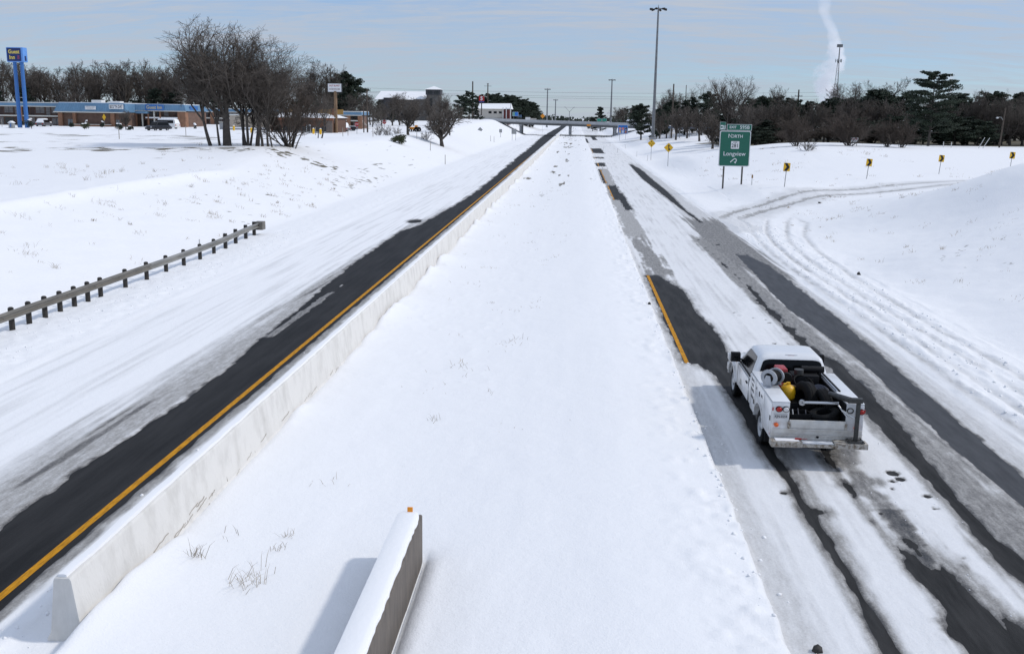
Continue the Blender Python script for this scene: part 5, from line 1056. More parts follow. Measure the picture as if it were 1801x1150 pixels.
for s in (-1, 1):
    for yy, r in ((-.45, .55), (1.0, .36)): MB().lathe([(r*.5, -.14), (r, -.14), (r, .14), (r*.5, .14)], (s*.55, yy, r), 'x', 16, True).build('wheel', rubber, ot)
bt = thing('box_trailer', 'pale box trailers standing on the overpass deck', 'trailer', (-19.13, 424, 5.35)); PX(bt, 'box', whitew, -2.3, -.3, -.9, .9, .55, 1.75); PX(bt, 'box', beige, -.25, 2.2, -.9, .9, .5, 1.35)
for dx in (-1.8, -.9, .4, 1.6): MB().lathe([(.1, -.1), (.4, -.1), (.4, .1), (.1, .1)], (dx, -.8, .4), 'y', 12, True).build('wheel', rubber, bt)
for x, y, lb in ((-67.25, 196, 'yellow bollard beside the white shed doors'), (-58.55, 180, 'yellow bollard behind the slim tree trunks'), (-47.20, 180, 'yellow bollard near the restaurant door'), (-44.89, 176, 'yellow bollard between the twin trunks')):
    t_ = thing('bollard', lb, 'bollard', (x, y, gz(x, y)), 0, 'yellow bollards'); MB().tube((0, 0, -.2), (0, 0, .95), .20, .20, 10).tube((0, 0, .95), (0, 0, 1.05), .20, .08, 10).build('tube', yels, t_, smooth=True); MB().tube((0, 0, 1.02), (0, 0, 1.16), .19, .1, 10).build('snow_cap', snow_m, t_, smooth=True)
mbx = thing('newspaper_box', 'small striped booth with snowy roof left of the pylon poles', 'booth', (-106.66, 186, gz(-106.66, 186)))
MB().box(-.42, .42, -.3, .5, .15, 1.05).build('body', alum, mbx, bevel=.03); MB().prism([(-.55, 1.06), (.55, 1.06), (0, 1.42)], -.4, .6, 'y').build('roof', snow_m, mbx); MB().box(-.1, .12, -.33, -.305, .25, .95).build('stripe', bluep, mbx)
MB().box(-.9, .9, -.2, .3, -.2, .14).build('base', conc_grey, mbx)

# ------------------------------------------------------------------ trees
bark = mat('grey_brown_bark', (.085, .072, .060), .9, col2=(.045, .038, .032), vscale=3., lo=.35, hi=.65); twigm = mat('dark_twigs', (.105, .088, .074), .9, var=.25, vscale=.8); twigr = mat('reddish_twigs', (.078, .060, .048), .9, var=.25, vscale=.8)
pinem = mat('pine_needles', (.030, .046, .024), .8, col2=(.016, .026, .016), vscale=.7, lo=.35, hi=.65); cedarm = mat('dark_evergreen_leaves', (.024, .038, .022), .8, col2=(.013, .020, .013), vscale=.7)
def frusta(S, k):
    P0 = np.array([s[0] for s in S]); P1 = np.array([s[1] for s in S]); r0 = np.array([s[2] for s in S]); r1 = np.array([s[3] for s in S])
    d = P1-P0; d /= np.linalg.norm(d, axis=1)[:, None]+1e-9; ref = np.where(np.abs(d[:, 2:3]) > .9, np.array([[1., 0, 0]]), np.array([[0, 0, 1.]]))
    a = np.cross(d, ref); a /= np.linalg.norm(a, axis=1)[:, None]; b = np.cross(d, a); V = []
    for P, r in ((P0, r0), (P1, r1)):
        for i in range(k):
            t_ = 2*PI*i/k; V.append(P+(a*math.cos(t_)+b*math.sin(t_))*r[:, None])
    V = np.stack(V, 1).reshape(-1, 3); o = (np.arange(len(S))*2*k)[:, None]
    F = np.concatenate([o+np.array([[i, (i+1) % k, k+(i+1) % k, k+i]]) for i in range(k)], 0)
    return V, F
def norm(v):
    l = math.sqrt(v[0]*v[0]+v[1]*v[1]+v[2]*v[2])+1e-9; return (v[0]/l, v[1]/l, v[2]/l)
def grow(seed, stems, L, kids, lr, ang, up, wander, start, rr, twig):
    R = random.Random(seed); S = []; ml = len(kids)
    NS = [5, 5, 4, 3, 2]
    def br(p, d, ln, r, lev):
        n = NS[lev]; ends = []
        for i in range(n):
            w_ = wander[lev]; d = norm((d[0]+R.gauss(0, w_), d[1]+R.gauss(0, w_), d[2]+R.gauss(0, w_)+up[lev])); st = ln/n
            q = (p[0]+d[0]*st, p[1]+d[1]*st, p[2]+d[2]*st); ra = max(twig, r*(1-.62*i/n)); rb = max(twig*.8, r*(1-.62*(i+1)/n)); S.append((p, q, ra, rb, lev)); p = q
            if lev < ml and (i+1)/n > start[lev]: ends.append((p, d, rb, (i+1)/n))
        if lev < ml:
            K = kids[lev]; K = int(K)+(1 if R.random() < K % 1 else 0)
            for c in range(K):
                p_, d_, r_, f = ends[c % len(ends)] if c < len(ends) else R.choice(ends); t_ = R.uniform(0, 2*PI)
                a = norm((d_[1]*.3-d_[2]+R.gauss(0, .3), d_[2]-d_[0]+R.gauss(0, .3), d_[0]-d_[1]+R.gauss(0, .3))); b = norm((a[1]*d_[2]-a[2]*d_[1], a[2]*d_[0]-a[0]*d_[2], a[0]*d_[1]-a[1]*d_[0]))
                g_ = ang[lev]*R.uniform(.6, 1.25); s_, c_ = math.sin(g_), math.cos(g_)
                nd = norm(tuple(d_[j]*c_+(a[j]*math.cos(t_)+b[j]*math.sin(t_))*s_ for j in range(3)))
                br(p_, nd, ln*lr[lev]*R.uniform(.7, 1.15)*(1.15-.35*f), max(twig, min(r_*.95, r*rr[lev]*R.uniform(.8, 1.1))), lev+1)
    for p, d, ln, r in stems: br(p, norm(d), ln, r, 0)
    return S
PROTO = {}
def tree_proto(key, S, crown_lev=2, k=3, tm=None):
    t_ = [s for s in S if s[4] < crown_lev]; c_ = [s for s in S if s[4] >= crown_lev]
    V, F = frusta(t_, 7); m1 = np_mesh('trunk', V, F, [bark], True); V2, F2 = frusta(c_, k); m2 = np_mesh('crown', V2, F2, [tm or twigm])
    PROTO[key] = (m1, m2, max(s[1][2] for s in S))
def stem(r=.3, ln=4.5, d=(0, 0, 1), p=(0, 0, -.3)): return (p, d, ln, r)
G4 = dict(kids=[8, 7, 7, 6], lr=[1.15, .58, .55, .55], ang=[.62, .66, .72, .75], up=[.02, .10, .08, .06, .05], wander=[.05, .13, .17, .20, .22], start=[.45, .25, .2, .1], rr=[.52, .45, .42, .45])
G5 = dict(kids=[10, 9, 8, 6], lr=[1.32, .55, .50, .55], ang=[.80, .66, .72, .75], up=[.02, .13, .09, .06, .05], wander=[.05, .12, .16, .20, .22], start=[.40, .2, .15, .1], rr=[.50, .45, .42, .45])
tree_proto('oak', grow(7, [stem(.36, 4.6)], 0, twig=.010, **G5))
tree_proto('oak_b', grow(23, [stem(.34, 4.2, (.08, 0, 1))], 0, twig=.012, **dict(G5, kids=[9, 8, 8, 6])))
tree_proto('twin', grow(31, [stem(.22, 5.0, (-.30, .05, 1)), stem(.15, 4.6, (-.22, -.1, 1), (.9, .2, -.3))], 0, twig=.010, **dict(G4, kids=[7, 7, 6, 5], lr=[1.2, .55, .52, .55], ang=[.6, .6, .7, .75])))
tree_proto('slim', grow(43, [stem(.105, 5.4)], 0, twig=.010, **dict(G4, kids=[8, 7, 6, 5], lr=[.95, .54, .52, .55], ang=[.6, .62, .7, .75], start=[.42, .2, .15, .1])))
tree_proto('wood_a', grow(53, [stem(.26, 6.5)], 0, twig=.022, **dict(G4, kids=[10, 7, 6, 4], lr=[.78, .5, .55, .55], ang=[.5, .62, .7, .75], start=[.15, .2, .2, .1])))
tree_proto('wood_b', grow(67, [stem(.26, 6.0, (.05, .05, 1))], 0, twig=.022, **dict(G4, kids=[10, 7, 6, 4], lr=[.85, .52, .55, .55], ang=[.6, .62, .7, .75], start=[.1, .2, .2, .1])))
tree_proto('wood_c', grow(71, [stem(.22, 7.0)], 0, twig=.020, **dict(G4, kids=[11, 6, 6, 4], lr=[.6, .5, .55, .55], ang=[.45, .6, .7, .75], start=[.1, .2, .2, .1])))
Rm = random.Random(9)
tree_proto('dome', grow(83, [stem(.22, 2.0)], 0, twig=.016, **dict(G4, kids=[9, 9, 8, 4], lr=[1.6, .46, .5, .5], ang=[.75, .62, .7, .75], up=[.02, .14, .10, .06, .05], start=[.5, .15, .1, .1])))
fan = [((Rm.gauss(0, .25), Rm.gauss(0, .25), -.2), (Rm.gauss(0, .55), Rm.gauss(0, .55), 1.15), Rm.uniform(3.4, 4.8), .055) for _ in range(20)]
tree_proto('shrub', grow(91, fan, 0, twig=.013, kids=[6, 7, 5], lr=[.55, .5, .5], ang=[.45, .6, .7], up=[.05, .08, .06, .05], wander=[.06, .12, .16, .2], start=[.25, .15, .1], rr=[.55, .5, .5]), 1, 3, twigr)
tree_proto('bush', grow(97, [((Rm.gauss(0, .15), Rm.gauss(0, .15), -.1), (Rm.gauss(0, .7), Rm.gauss(0, .7), .9), Rm.uniform(.8, 1.2), .022) for _ in range(16)], 0, twig=.010, kids=[5, 4], lr=[.55, .5], ang=[.5, .6], up=[.05, .05, .05], wander=[.08, .14, .2], start=[.25, .15], rr=[.6, .5]), 1, 3, twigr)
# needles
def clumps(C, seed, n, size):
    """C rows of (x,y,z,rx,rz); n little faces in every clump"""
    R = np.random.RandomState(seed); C = np.array(C); m_ = len(C); u_ = R.normal(size=(m_, n, 3)); u_ /= np.linalg.norm(u_, axis=2)[:, :, None]; rad = R.rand(m_, n, 1)**.45
    c = C[:, None, :3]+u_*rad*np.stack([C[:, 3], C[:, 3], C[:, 4]], -1)[:, None, :]; c = c.reshape(-1, 3); k = len(c)
    a = R.normal(size=(k, 3)); a /= np.linalg.norm(a, axis=1)[:, None]; b = np.cross(a, R.normal(size=(k, 3))); b /= np.linalg.norm(b, axis=1)[:, None]; s_ = size*(.6+.8*R.rand(k, 1))
    V = np.stack([c-a*s_, c+a*s_*.6+b*s_*.5, c+a*s_*.6-b*s_*.5], 1).reshape(-1, 3); return V, np.arange(3*k).reshape(-1, 3)
def pine_proto(key, seed, H, h0, spread, limbs, nc, n, size, flat, shape, r0=.25, m_=None, cr=.20):
    R = random.Random(seed); S = []; C = []; p = (0., 0., -.4); bend = (R.gauss(0, .01), R.gauss(0, .01)); axis_ = []
    for i in range(10):
        q = (p[0]+bend[0]*H*.1+R.gauss(0, .03), p[1]+R.gauss(0, .03), (i+1)/10*H); S.append((p, q, r0*(1-.085*i), r0*(1-.085*(i+1)), 0)); p = q; axis_.append(q)
    for k in range(limbs):
        f = h0+(1-h0)*((k+R.random()*.6)/limbs)**.9; z = f*H; t_ = k*2.4+R.uniform(-.5, .5); ln = spread*shape((f-h0)/(1-h0))*R.uniform(.72, 1.12); el = R.uniform(-.02, .28)+.5*max(0, f-.8)
        b0 = axis_[min(9, int(f*10))]; p = (b0[0], b0[1], z); d = (math.cos(t_)*math.cos(el), math.sin(t_)*math.cos(el), math.sin(el)); pts = [p]
        for j in range(4):
            d = norm((d[0]+R.gauss(0, .10), d[1]+R.gauss(0, .10), d[2]+.03+R.gauss(0, .05))); q = tuple(pts[-1][i]+d[i]*ln/4 for i in range(3)); S.append((pts[-1], q, .06*(1-.2*j)*H/11, .06*(1-.2*(j+1))*H/11, 1)); pts.append(q)
        for j in range(nc):
            g_ = .40+.62*j/max(1, nc-1); a = min(3, int(g_*4)); e = g_*4-a; c = [pts[a][i]+(pts[min(4, a+1)][i]-pts[a][i])*e for i in range(3)]; rx = ln*cr*R.uniform(.7, 1.2)+.25
            C.append((c[0]+R.gauss(0, .18*ln*.6), c[1]+R.gauss(0, .18*ln*.6), c[2]+.12, rx, rx*flat*R.uniform(.8, 1.2)))
    C.append((axis_[-1][0], axis_[-1][1], H, .5, .5)); V, F = frusta(S, 6); m1 = np_mesh('trunk', V, F, [bark], True); V2, F2 = clumps(C, seed, n, size)
    m2 = np_mesh('crown', V2, F2, [m_ or pinem]); PROTO[key] = (m1, m2, H)
pine_proto('pine_layer', 5, 12., .18, 4.7, 42, 6, 105, .15, .36, lambda f: (.85+.3*f if f < .3 else 1.0*math.sqrt(max(.06, 1-((f-.30)/.74)**2))), .24, cr=.165)
pine_proto('pine_a', 15, 10., .10, 2.9, 34, 4, 60, .22, .62, lambda f: .75+.5*math.sin(PI*min(1, f*.9+.15)) if f < .8 else .7)
pine_proto('pine_b', 25, 10., .18, 2.6, 30, 4, 64, .22, .62, lambda f: .5+.7*math.sin(PI*min(.95, f*.8+.2)))
pine_proto('pine_c', 35, 10., .05, 2.5, 36, 4, 60, .22, .7, lambda f: 1.15-.85*f, m_=cedarm)
def plant(key, label, x, y, H, rz=None, cat='tree', group=None, name='bare_tree', wide=1., dz=0.):
    m1, m2, h0 = PROTO[key]; s_ = H/h0; o = thing(name, label, cat, (x, y, gz(x, y)+dz), 0 if rz is None else rz, group); o.scale = (s_*wide, s_*wide, s_)
    link('trunk', m1, o); link('crown', m2, o); return o
# the clump of bare trees on the left bank
plant('twin', 'bare tree with two leaning trunks, outermost of the clump', -38.51, 105, 11.6, .3, wide=1.0)
plant('oak', 'largest bare tree of the clump with one thick trunk', -36.96, 105.5, 13.4, .8, wide=1.15)
for px_, H_, k_, rz_, wd, lb in ((-35.67, 12.8, 'slim', 1.9, 1.5, 'slim bare tree just right of the thick trunk'), (-35.47, 12.6, 'slim', 2.9, 1.5, 'bare tree in the middle of the clump, second after the thick trunk'), (-34.36, 11.0, 'slim', .4, 1.2, 'bare tree in the middle of the clump, third after the thick trunk'),
                              (-35.26, 12.0, 'slim', 5.1, 1.6, 'bare tree just before the forked one, its trunk slim and dark'), (-34.24, 10.6, 'twin', 2.6, 1.1, 'bare tree with forked trunks toward the restaurant'), (-33.63, 11.2, 'slim', 4.4, 1.55, 'dark straight trunked bare tree before the restaurant'), (-33.00, 8.0, 'twin', 5.5, 1.0, 'thin bare sapling with bent stems beside the straight trunk')):
    plant(k_, lb, px_, 107, H_, rz_, wide=wd)
plant('shrub', 'many stemmed bare tree closing the clump toward the restaurant', -32.20, 112, 8.8, .5, wide=1.25)
plant('twin', 'pair of dark trunks in front of the restaurant door', -38.15, 150, 7.5, 3.6, wide=.95)
plant('slim', 'small bare tree before the motel end block, fine pale twigs', -36.24, 185, 4.6, .9, wide=1.5)
plant('dome', 'bare tree with round dark crown before the stone tower', -30.86, 185, 7.2, .3, wide=1.1)
plant('dome', 'bare tree with wide spreading crown right of the stone tower', -24.47, 184, 7.8, 1.7, wide=1.5)
plant('oak_b', 'tall bare tree rising behind the spreading tree by the tower', -29.75, 215, 8.8, 1.2, wide=.95)
plant('wood_c', 'bare tree behind the spreading tree, toward the overpass', -28.21, 225, 8.0, 2.2, wide=1.1)
for x, y, H_, k_, lb in ((-47.49, 260, 8.5, 'wood_a', 'bare tree against the snowy roof, left of the two'), (-46.44, 265, 9.0, 'wood_a', 'bare tree against the snowy roof, right of the two'), (-48.22, 250, 5.6, 'wood_b', 'low bare tree hiding the left turret of the stone building'), (-42.19, 262, 6.5, 'wood_b', 'low bare tree close to the stone tower foot'), (-49.63, 245, 6.0, 'wood_a', 'low bare tree beside the tall pole left of the stone building'), (-37.89, 262, 8.2, 'wood_c', 'slender bare tree just right of the stone tower')): plant(k_, lb, x, y, H_, 1.1+x, wide=1.2)
for x, y, H_, k_, lb in ((-58.89, 300, 6.0, 'pine_c', 'dark evergreen hiding the left of the stone building'), (-54.79, 300, 5.0, 'pine_c', 'dark evergreen hiding the middle of the stone building'), (-44.50, 390, 8.5, 'pine_a', 'dark pine left of the tall wooden pole'), (-40.89, 385, 10.0, 'pine_b', 'tall dark pine beside the drive-in'), (-38.76, 392, 5.5, 'pine_c', 'small evergreen between the wooden pole and the drive-in sign')):
    plant(k_, lb, x, y, H_, x, name='pine_tree')
R5 = random.Random(77)
def mass(n, xa, xb, ya, yb, hs, kinds, label, group, name, jit=.5, wide=(.9, 1.2)):
    sp_ = sorted([(xa+(xb-xa)*(i+R5.uniform(-jit, jit)+.5)/n, R5.uniform(ya, yb)) for i in range(n)], key=lambda a: a[0]/a[1])
    for i, (x, y) in enumerate(sp_): plant(R5.choice(kinds), label % ORD[i], x, y, R5.uniform(*hs), R5.uniform(0, 6.28), 'tree', group, name, R5.uniform(*wide))
WB = ['wood_a', 'wood_b', 'wood_c']
mass(20, -162.66, -67.30, 258, 266, (12.5, 16.0), WB, 'bare tree, %s from the left in the front row behind the motel', 'front row of the wood behind the motel', 'bare_tree')
mass(20, -171.35, -64.57, 270, 282, (14, 17.5), WB, 'bare tree, %s from the left in the middle row behind the motel', 'middle row of the wood behind the motel', 'bare_tree')
mass(18, -183.77, -65.86, 290, 302, (14, 17), WB, 'bare tree, %s from the left in the back row behind the motel', 'back row of the wood behind the motel', 'wood_tree')
mass(16, -157.69, -53.62, 252, 257, (5, 8.5), ['pine_c', 'wood_b', 'pine_a'], 'low bushy growth, %s from the left right behind the motel roofs', 'undergrowth behind the motel', 'evergreen_bush', .5, (1.2, 1.8))
mass(7, -69.35, -53.15, 262, 280, (7, 10), WB+['pine_c'], 'tree %s from the left between the motel end block and the stone building', 'trees left of the stone building', 'wood_tree')
plant('pine_b', 'taller of two dark pines behind the restaurant sign', -65.99, 285, 13.4, 1.0, name='pine_tree'); plant('pine_a', 'shorter of two dark pines behind the restaurant sign', -64.05, 288, 11.6, 2.0, name='pine_tree', wide=1.2)
mass(22, -44.71, -24.65, 540, 600, (11.5, 14), ['pine_a', 'pine_b'], 'dark pine, %s from the left in the grove behind the drive-in', 'pine grove behind the drive-in', 'pine_tree', .6, (1.1, 1.4))
mass(6, -59.00, -41.05, 620, 660, (14, 16.5), ['pine_a', 'pine_b'], 'far pine, %s from the left at the back of the drive-in grove', 'back of the pine grove', 'pine_tree', .6, (1.1, 1.4))
# right side
plant('pine_c', 'conical dark evergreen right behind the overpass', 12.78, 560, 12.5, .4, name='pine_tree', wide=1.2); plant('pine_a', 'low dark evergreen at the foot of the conical one', 8.90, 570, 7., .4, name='pine_tree', wide=1.4)
for x, H_, lb in ((21.65, 11., 'grey bare tree past the overpass, left of the pair'), (25.79, 11., 'grey bare tree past the overpass, right of the pair')): plant('wood_b', lb, x, 562, H_, x, wide=1.3)
mass(5, 29.63, 39.55, 590, 640, (9, 11), ['pine_a', 'pine_b'], 'distant pine, %s from the left between overpass end and tall mast', 'distant pines left of the mast', 'pine_tree')
for x, y, H_, lb in ((24.82, 256, 8.6, 'pruned bare tree with dense crown nearest the tall mast'), (28.13, 262, 8.6, 'pruned bare tree with dense crown, middle of three'), (29.69, 248, 8.8, 'pruned bare tree with thick forked trunk, farthest of three from the mast'), (22.20, 275, 8.2, 'pruned bare tree half hidden behind the tall mast')):
    plant('dome', lb, x, y, H_, x*3, wide=.95)
mass(9, 19.28, 42.60, 302, 325, (8.5, 12), ['pine_a', 'pine_b', 'pine_c'], 'dark pine, %s from the left behind the pruned bare trees', 'pines behind the pruned trees', 'pine_tree')
mass(6, 24.76, 38.37, 328, 340, (12.5, 15.5), ['wood_c', 'slim'], 'thin bare treetop, %s from the left above the pruned trees', 'bare treetops above the pruned trees', 'bare_tree')
plant('oak', 'wide fan crowned bare tree above the green exit sign', 30.25, 205, 14.0, 2.4, wide=.92); plant('oak_b', 'smaller bare tree beside the fan crowned one', 38.35, 210, 11.6, .7, wide=.85)
mass(16, 29.08, 56.50, 200, 222, (6.8, 8.6), ['pine_a', 'pine_c', 'pine_b'], 'dark pine, %s from the left in the wood behind the exit sign', 'pines behind the exit sign', 'pine_tree', .6, (1.1, 1.5))
mass(18, 54.68, 93.98, 196, 216, (7.4, 9.6), ['pine_a', 'pine_c', 'pine_b'], 'dark pine, %s from the left in the wood behind the chevron signs', 'pines behind the chevron signs', 'pine_tree', .6, (1.1, 1.5))
mass(24, 25.40, 84.81, 176, 192, (6, 8.8), ['wood_a', 'wood_b', 'dome'], 'bare tree, %s from the left at the front of the wood past the ramp', 'bare trees in front of the wood behind the ramp', 'bare_tree')
mass(26, 27.19, 81.65, 174, 182, (2.6, 4.6), ['pine_c', 'dome', 'shrub', 'pine_a'], 'low dark thicket, %s from the left at the wood edge past the ramp', 'undergrowth behind the ramp', 'evergreen_bush', .5, (1.8, 2.6))
mass(5, 56.37, 67.28, 222, 235, (12, 13.5), ['slim', 'wood_c'], 'thin pale bare treetop, %s from the left beside the radio tower', 'bare treetops right of the radio tower', 'bare_tree')
plant('pine_layer', 'tall pine with flat layered branches against the sky', 56.09, 166, 11.3, .5, name='pine_tree', wide=1.0)
plant('oak_b', 'gnarled bare tree right of the layered pine', 67.37, 180, 9.6, 1.0, wide=.8); plant('twin', 'leaning bare tree behind the wooden lamp pole', 70.88, 178, 9.5, 3.4, wide=1.05); plant('wood_c', 'bare treetop at the far end of the wood', 80.99, 190, 9.8, .2)
plant('shrub', 'wide many stemmed bare shrub behind the first chevron sign', 31.94, 150, 5.6, .2, 'shrub', None, 'bare_shrub', 1.15)
plant('shrub', 'widest many stemmed bare shrub with the crooked sign under it', 39.50, 150, 6.2, 1.4, 'shrub', None, 'bare_shrub', 1.35)
for x, lb in ((44.93, 'many stemmed bare shrub left of the layered pine, first of two'), (47.02, 'many stemmed bare shrub left of the layered pine, second of two')): plant('shrub', lb, x, 150, 5.0, x, 'shrub', None, 'bare_shrub', 1.0)
plant('bush', 'low leafy bush in front of the wide bare shrub', 30.93, 138, 1.7, .2, 'shrub', None, 'low_bush', 1.1); plant('bush', 'small bare bush left of the exit sign tab', 28.91, 215, 3.6, .9, 'shrub', None, 'bare_bush', .8)
# evergreen and snowy shrubs round the motel
def shrub(label, x, y, w_, h, m_, snow=True, name='shrub', n=500, size=.12):
    o = thing(name, label, 'shrub', (x, y, gz(x, y))); R = random.Random(int(abs(x*10))); C = [(R.gauss(0, w_*.25), R.gauss(0, w_*.25), h*R.uniform(.25, .78), w_*.26, h*.24) for _ in range(9)]
    V, F = clumps(C, 3, n//9, size); link('foliage', np_mesh('foliage', V, F, [m_]), o)
    MB().tube((0, 0, -.2), (0, 0, h*.5), .05*w_, .03*w_, 6).build('stem', bark, o)
    if snow:
        for k in range(4): a = R.uniform(0, 6.28); MB().lathe([(0, .14), (w_*.12, .1), (w_*.17, .02), (w_*.1, -.04), (0, -.05)], (math.cos(a)*w_*.2, math.sin(a)*w_*.2, h*R.uniform(.78, .98)), 'z', 9).build('snow_cap', snow_m, o, smooth=True)
olive = mat('olive_leaves', (.075, .085, .035), .8, col2=(.04, .045, .02), vscale=3)
shrub('snowy dark shrub at the foot of the blue pylon poles', -101.65, 184, 1.7, 2.0, cedarm); shrub('dark shrub between the two blue pylon poles', -108.12, 192, 1.2, 1.4, cedarm, False)
shrub('snowy olive shrub before the motel office wall', -91.47, 184, 1.6, 1.4, olive); shrub('dark low shrub left of the tall round bush', -85.75, 186, 1.5, 1.3, cedarm)
plant('dome', 'tall round bare bush in front of the motel office corner', -85.34, 188, 4.0, .4, 'shrub', None, 'bare_bush', .85)
shrub('small shrub with snow beside the tall round bush', -83.67, 186, .9, .9, cedarm); shrub('round potted shrub under the office window', -104.87, 205, .9, 1.0, cedarm, False); shrub('first round shrub along the office planter', -101.45, 205, .8, 1.5, cedarm); shrub('second round shrub along the office planter', -98.06, 205, .8, 1.4, cedarm)
shrub('large tousled olive shrub on the bank below the stone building', -27.80, 158, 2.5, 1.7, olive, True, 'shrub', 1400, .13); plant('bush', 'small round bare bush above the tousled olive shrub', -30.65, 172, 1.9, .3, 'shrub', None, 'bare_bush', .8)
for x, y, lb in ((-34.48, 176, 'small bare bush left of the second stop sign'), (-33.07, 176, 'small bare bush right of the second stop sign'), (-27.64, 186, 'small bare bush beside the orange tractor')): plant('bush', lb, x, y, 1.9, x, 'shrub', None, 'bare_bush', .9)
for x, y, lb in ((-38.72, 385, 'snow laden bush at the foot of the tall wooden pole'), (-36.15, 383, 'snow laden bush below the drive-in sign')): shrub(lb, x, y, 2.2, 1.6, cedarm, True, 'snowy_bush', 300, .2)

# ------------------------------------------------------------------ far forest, dry grass, clods, debris, steam
R6 = np.random.RandomState(4); C = []
for i in range(900):
    y = R6.uniform(900, 1900); x = R6.uniform(-.75, .85)*y; h = R6.uniform(5, 9); C.append((x, y, h*.55, R6.uniform(5, 9), h*.62))
V, F = clumps(C, 8, 34, 2.2); setp(link('distant_forest', np_mesh('distant_forest', V, F, [cedarm])), 'distant dark forest along the horizon', None, None, 'stuff')
def szv(x, y):
    i = np.clip(np.searchsorted(gx, x)-1, 0, ni-2); j = np.clip(np.searchsorted(gy, y)-1, 0, nj-2); a = (x-gx[i])/(gx[i+1]-gx[i]); b = (y-gy[j])/(gy[j+1]-gy[j])
    return (Z[i, j]*(1-a)+Z[i+1, j]*a)*(1-b)+(Z[i, j+1]*(1-a)+Z[i+1, j+1]*a)*b
def blades(T, seed):
    """T rows of x, y, blades, length, spread"""
    R = np.random.RandomState(seed); out_ = []
    for x, y, n, ln, sp_ in T:
        n = int(n); bx_ = x+R.normal(0, sp_, n); by_ = y+R.normal(0, sp_, n); L_ = ln*(.4+.8*R.rand(n)); t_ = R.rand(n)*2*PI; le = .25+.75*R.rand(n); wv = .002+.002*R.rand(n)+.00006*y
        out_.append(np.stack([bx_, by_, L_, t_, le, wv], -1))
    A_ = np.concatenate(out_); x, y, L_, t_, le, wv = A_.T; z = szv(x, y)-.02; dx, dy = np.cos(t_)*np.sin(le), np.sin(t_)*np.sin(le); dz = np.cos(le); p0 = np.stack([x, y, z], -1); p1 = p0+np.stack([dx, dy, dz], -1)*L_[:, None]*.6; p2 = p1+np.stack([dx*1.5, dy*1.5, dz*.5], -1)*L_[:, None]*.4
    s_ = np.stack([np.ones_like(x), np.zeros_like(x), np.zeros_like(x)], -1)*wv[:, None]; V = np.stack([p0-s_, p0+s_, p1+s_*.8, p1-s_*.8, p2+s_*.25, p2-s_*.25], 1).reshape(-1, 3); o = (np.arange(len(x))*6)[:, None]
    return V, np.concatenate([o+np.array([[0, 1, 2, 3]]), o+np.array([[3, 2, 4, 5]])])
T = []
for x, y, n, ln, s_ in ((-6.02, 14.85, 26, .34, .07), (-4.98, 14.19, 40, .36, .14), (-4.84, 16.04, 16, .25, .06), (-4.86, 15.47, 12, .22, .06), (-4.91, 14.64, 10, .35, .12), (-5.85, 15.70, 5, .3, .15), (-3.24, 23.08, 10, .22, .1), (-4.80, 18.65, 9, .22, .2), (-3.41, 28.50, 14, .25, .3), (-1.84, 31.78, 16, .25, .3), (-2.96, 27.54, 8, .2, .3)): T.append((x, y, n, ln, s_))
q = R6.uniform
for _ in range(130): T.append((q(-29, -20), q(28, 100), q(4, 22), q(.15, .42), q(.05, .3)))
for _ in range(60): T.append((q(-45, -30), q(50, 110), q(4, 14), q(.2, .6), q(.05, .35)))
for _ in range(70): T.append((q(-6, -.5), q(22, 120), q(2, 8), q(.08, .18), q(.05, .4)))
for _ in range(110): T.append((q(15, 30), q(36, 92), q(3, 18), q(.12, .32), q(.05, .35)))
for _ in range(60): T.append((q(15, 45), q(100, 150), q(4, 16), q(.2, .45), q(.1, .5)))
V, F = blades(T, 5); setp(link('dry_grass', np_mesh('dry_grass', V, F, [mat('straw_grass', (.34, .28, .20), .9, var=.35, vscale=.6)])), 'dry straw grass poking through the snow', None, None, 'stuff')
# snow clods along the cut edges
ico = [(0, 0, 1.), (.89, 0, .45), (.28, .85, .45), (-.72, .53, .45), (-.72, -.53, .45), (.28, -.85, .45), (.72, .53, -.45), (-.28, .85, -.45), (-.89, 0, -.45), (-.28, -.85, -.45), (.72, -.53, -.45), (0, 0, -1.)]
icf = [(0, 1, 2), (0, 2, 3), (0, 3, 4), (0, 4, 5), (0, 5, 1), (1, 6, 2), (2, 7, 3), (3, 8, 4), (4, 9, 5), (5, 10, 1), (6, 7, 2), (7, 8, 3), (8, 9, 4), (9, 10, 5), (10, 6, 1), (11, 7, 6), (11, 8, 7), (11, 9, 8), (11, 10, 9), (11, 6, 10)]
I0 = np.array(ico); If = np.array(icf); VV = []; FF = []; b_ = 0
def clod(x, y, r):
    global b_
    z = szv(np.array([x]), np.array([y]))[0]; VV.append(I0*r*(.6+.7*R6.rand(12, 1))*np.array([1, 1.1, .8])+np.array([x, y, z+r*.15])); FF.append(If+b_); b_ += 12
for _ in range(230): clod(R6.normal(3.02, .12) if R6.rand() < .75 else q(3.1, 3.7), q(11, 60), q(.012, .045))
for _ in range(420): clod(q(10.8, 13.6), q(22, 72), q(.02, .06))
for _ in range(320): clod(q(-18.2, -16), q(26, 62), q(.015, .04))
for _ in range(160): clod(R6.normal(-7.8, .2), q(12, 45), q(.015, .04))
for _ in range(120): clod(q(6, 7.4), q(13, 40), q(.008, .02))
setp(link('snow_clods', np_mesh('snow_clods', np.concatenate(VV), np.concatenate(FF), [snow_m], True)), 'crumbled lumps of snow along the ploughed edges', None, None, 'stuff')
def lump(label, x, y, r, m_, name='debris'):
    o = link(name, np_mesh(name, I0*r*(.6+.7*np.random.RandomState(int(x*10)).rand(12, 1)), If, [m_]), None, (x, y, szv(np.array([x]), np.array([y]))[0]+r*.4)); setp(o, label, 'debris')
dkm = mat('dirty_ice', (.05, .045, .04), .7, col2=(.015, .015, .015), vscale=20)
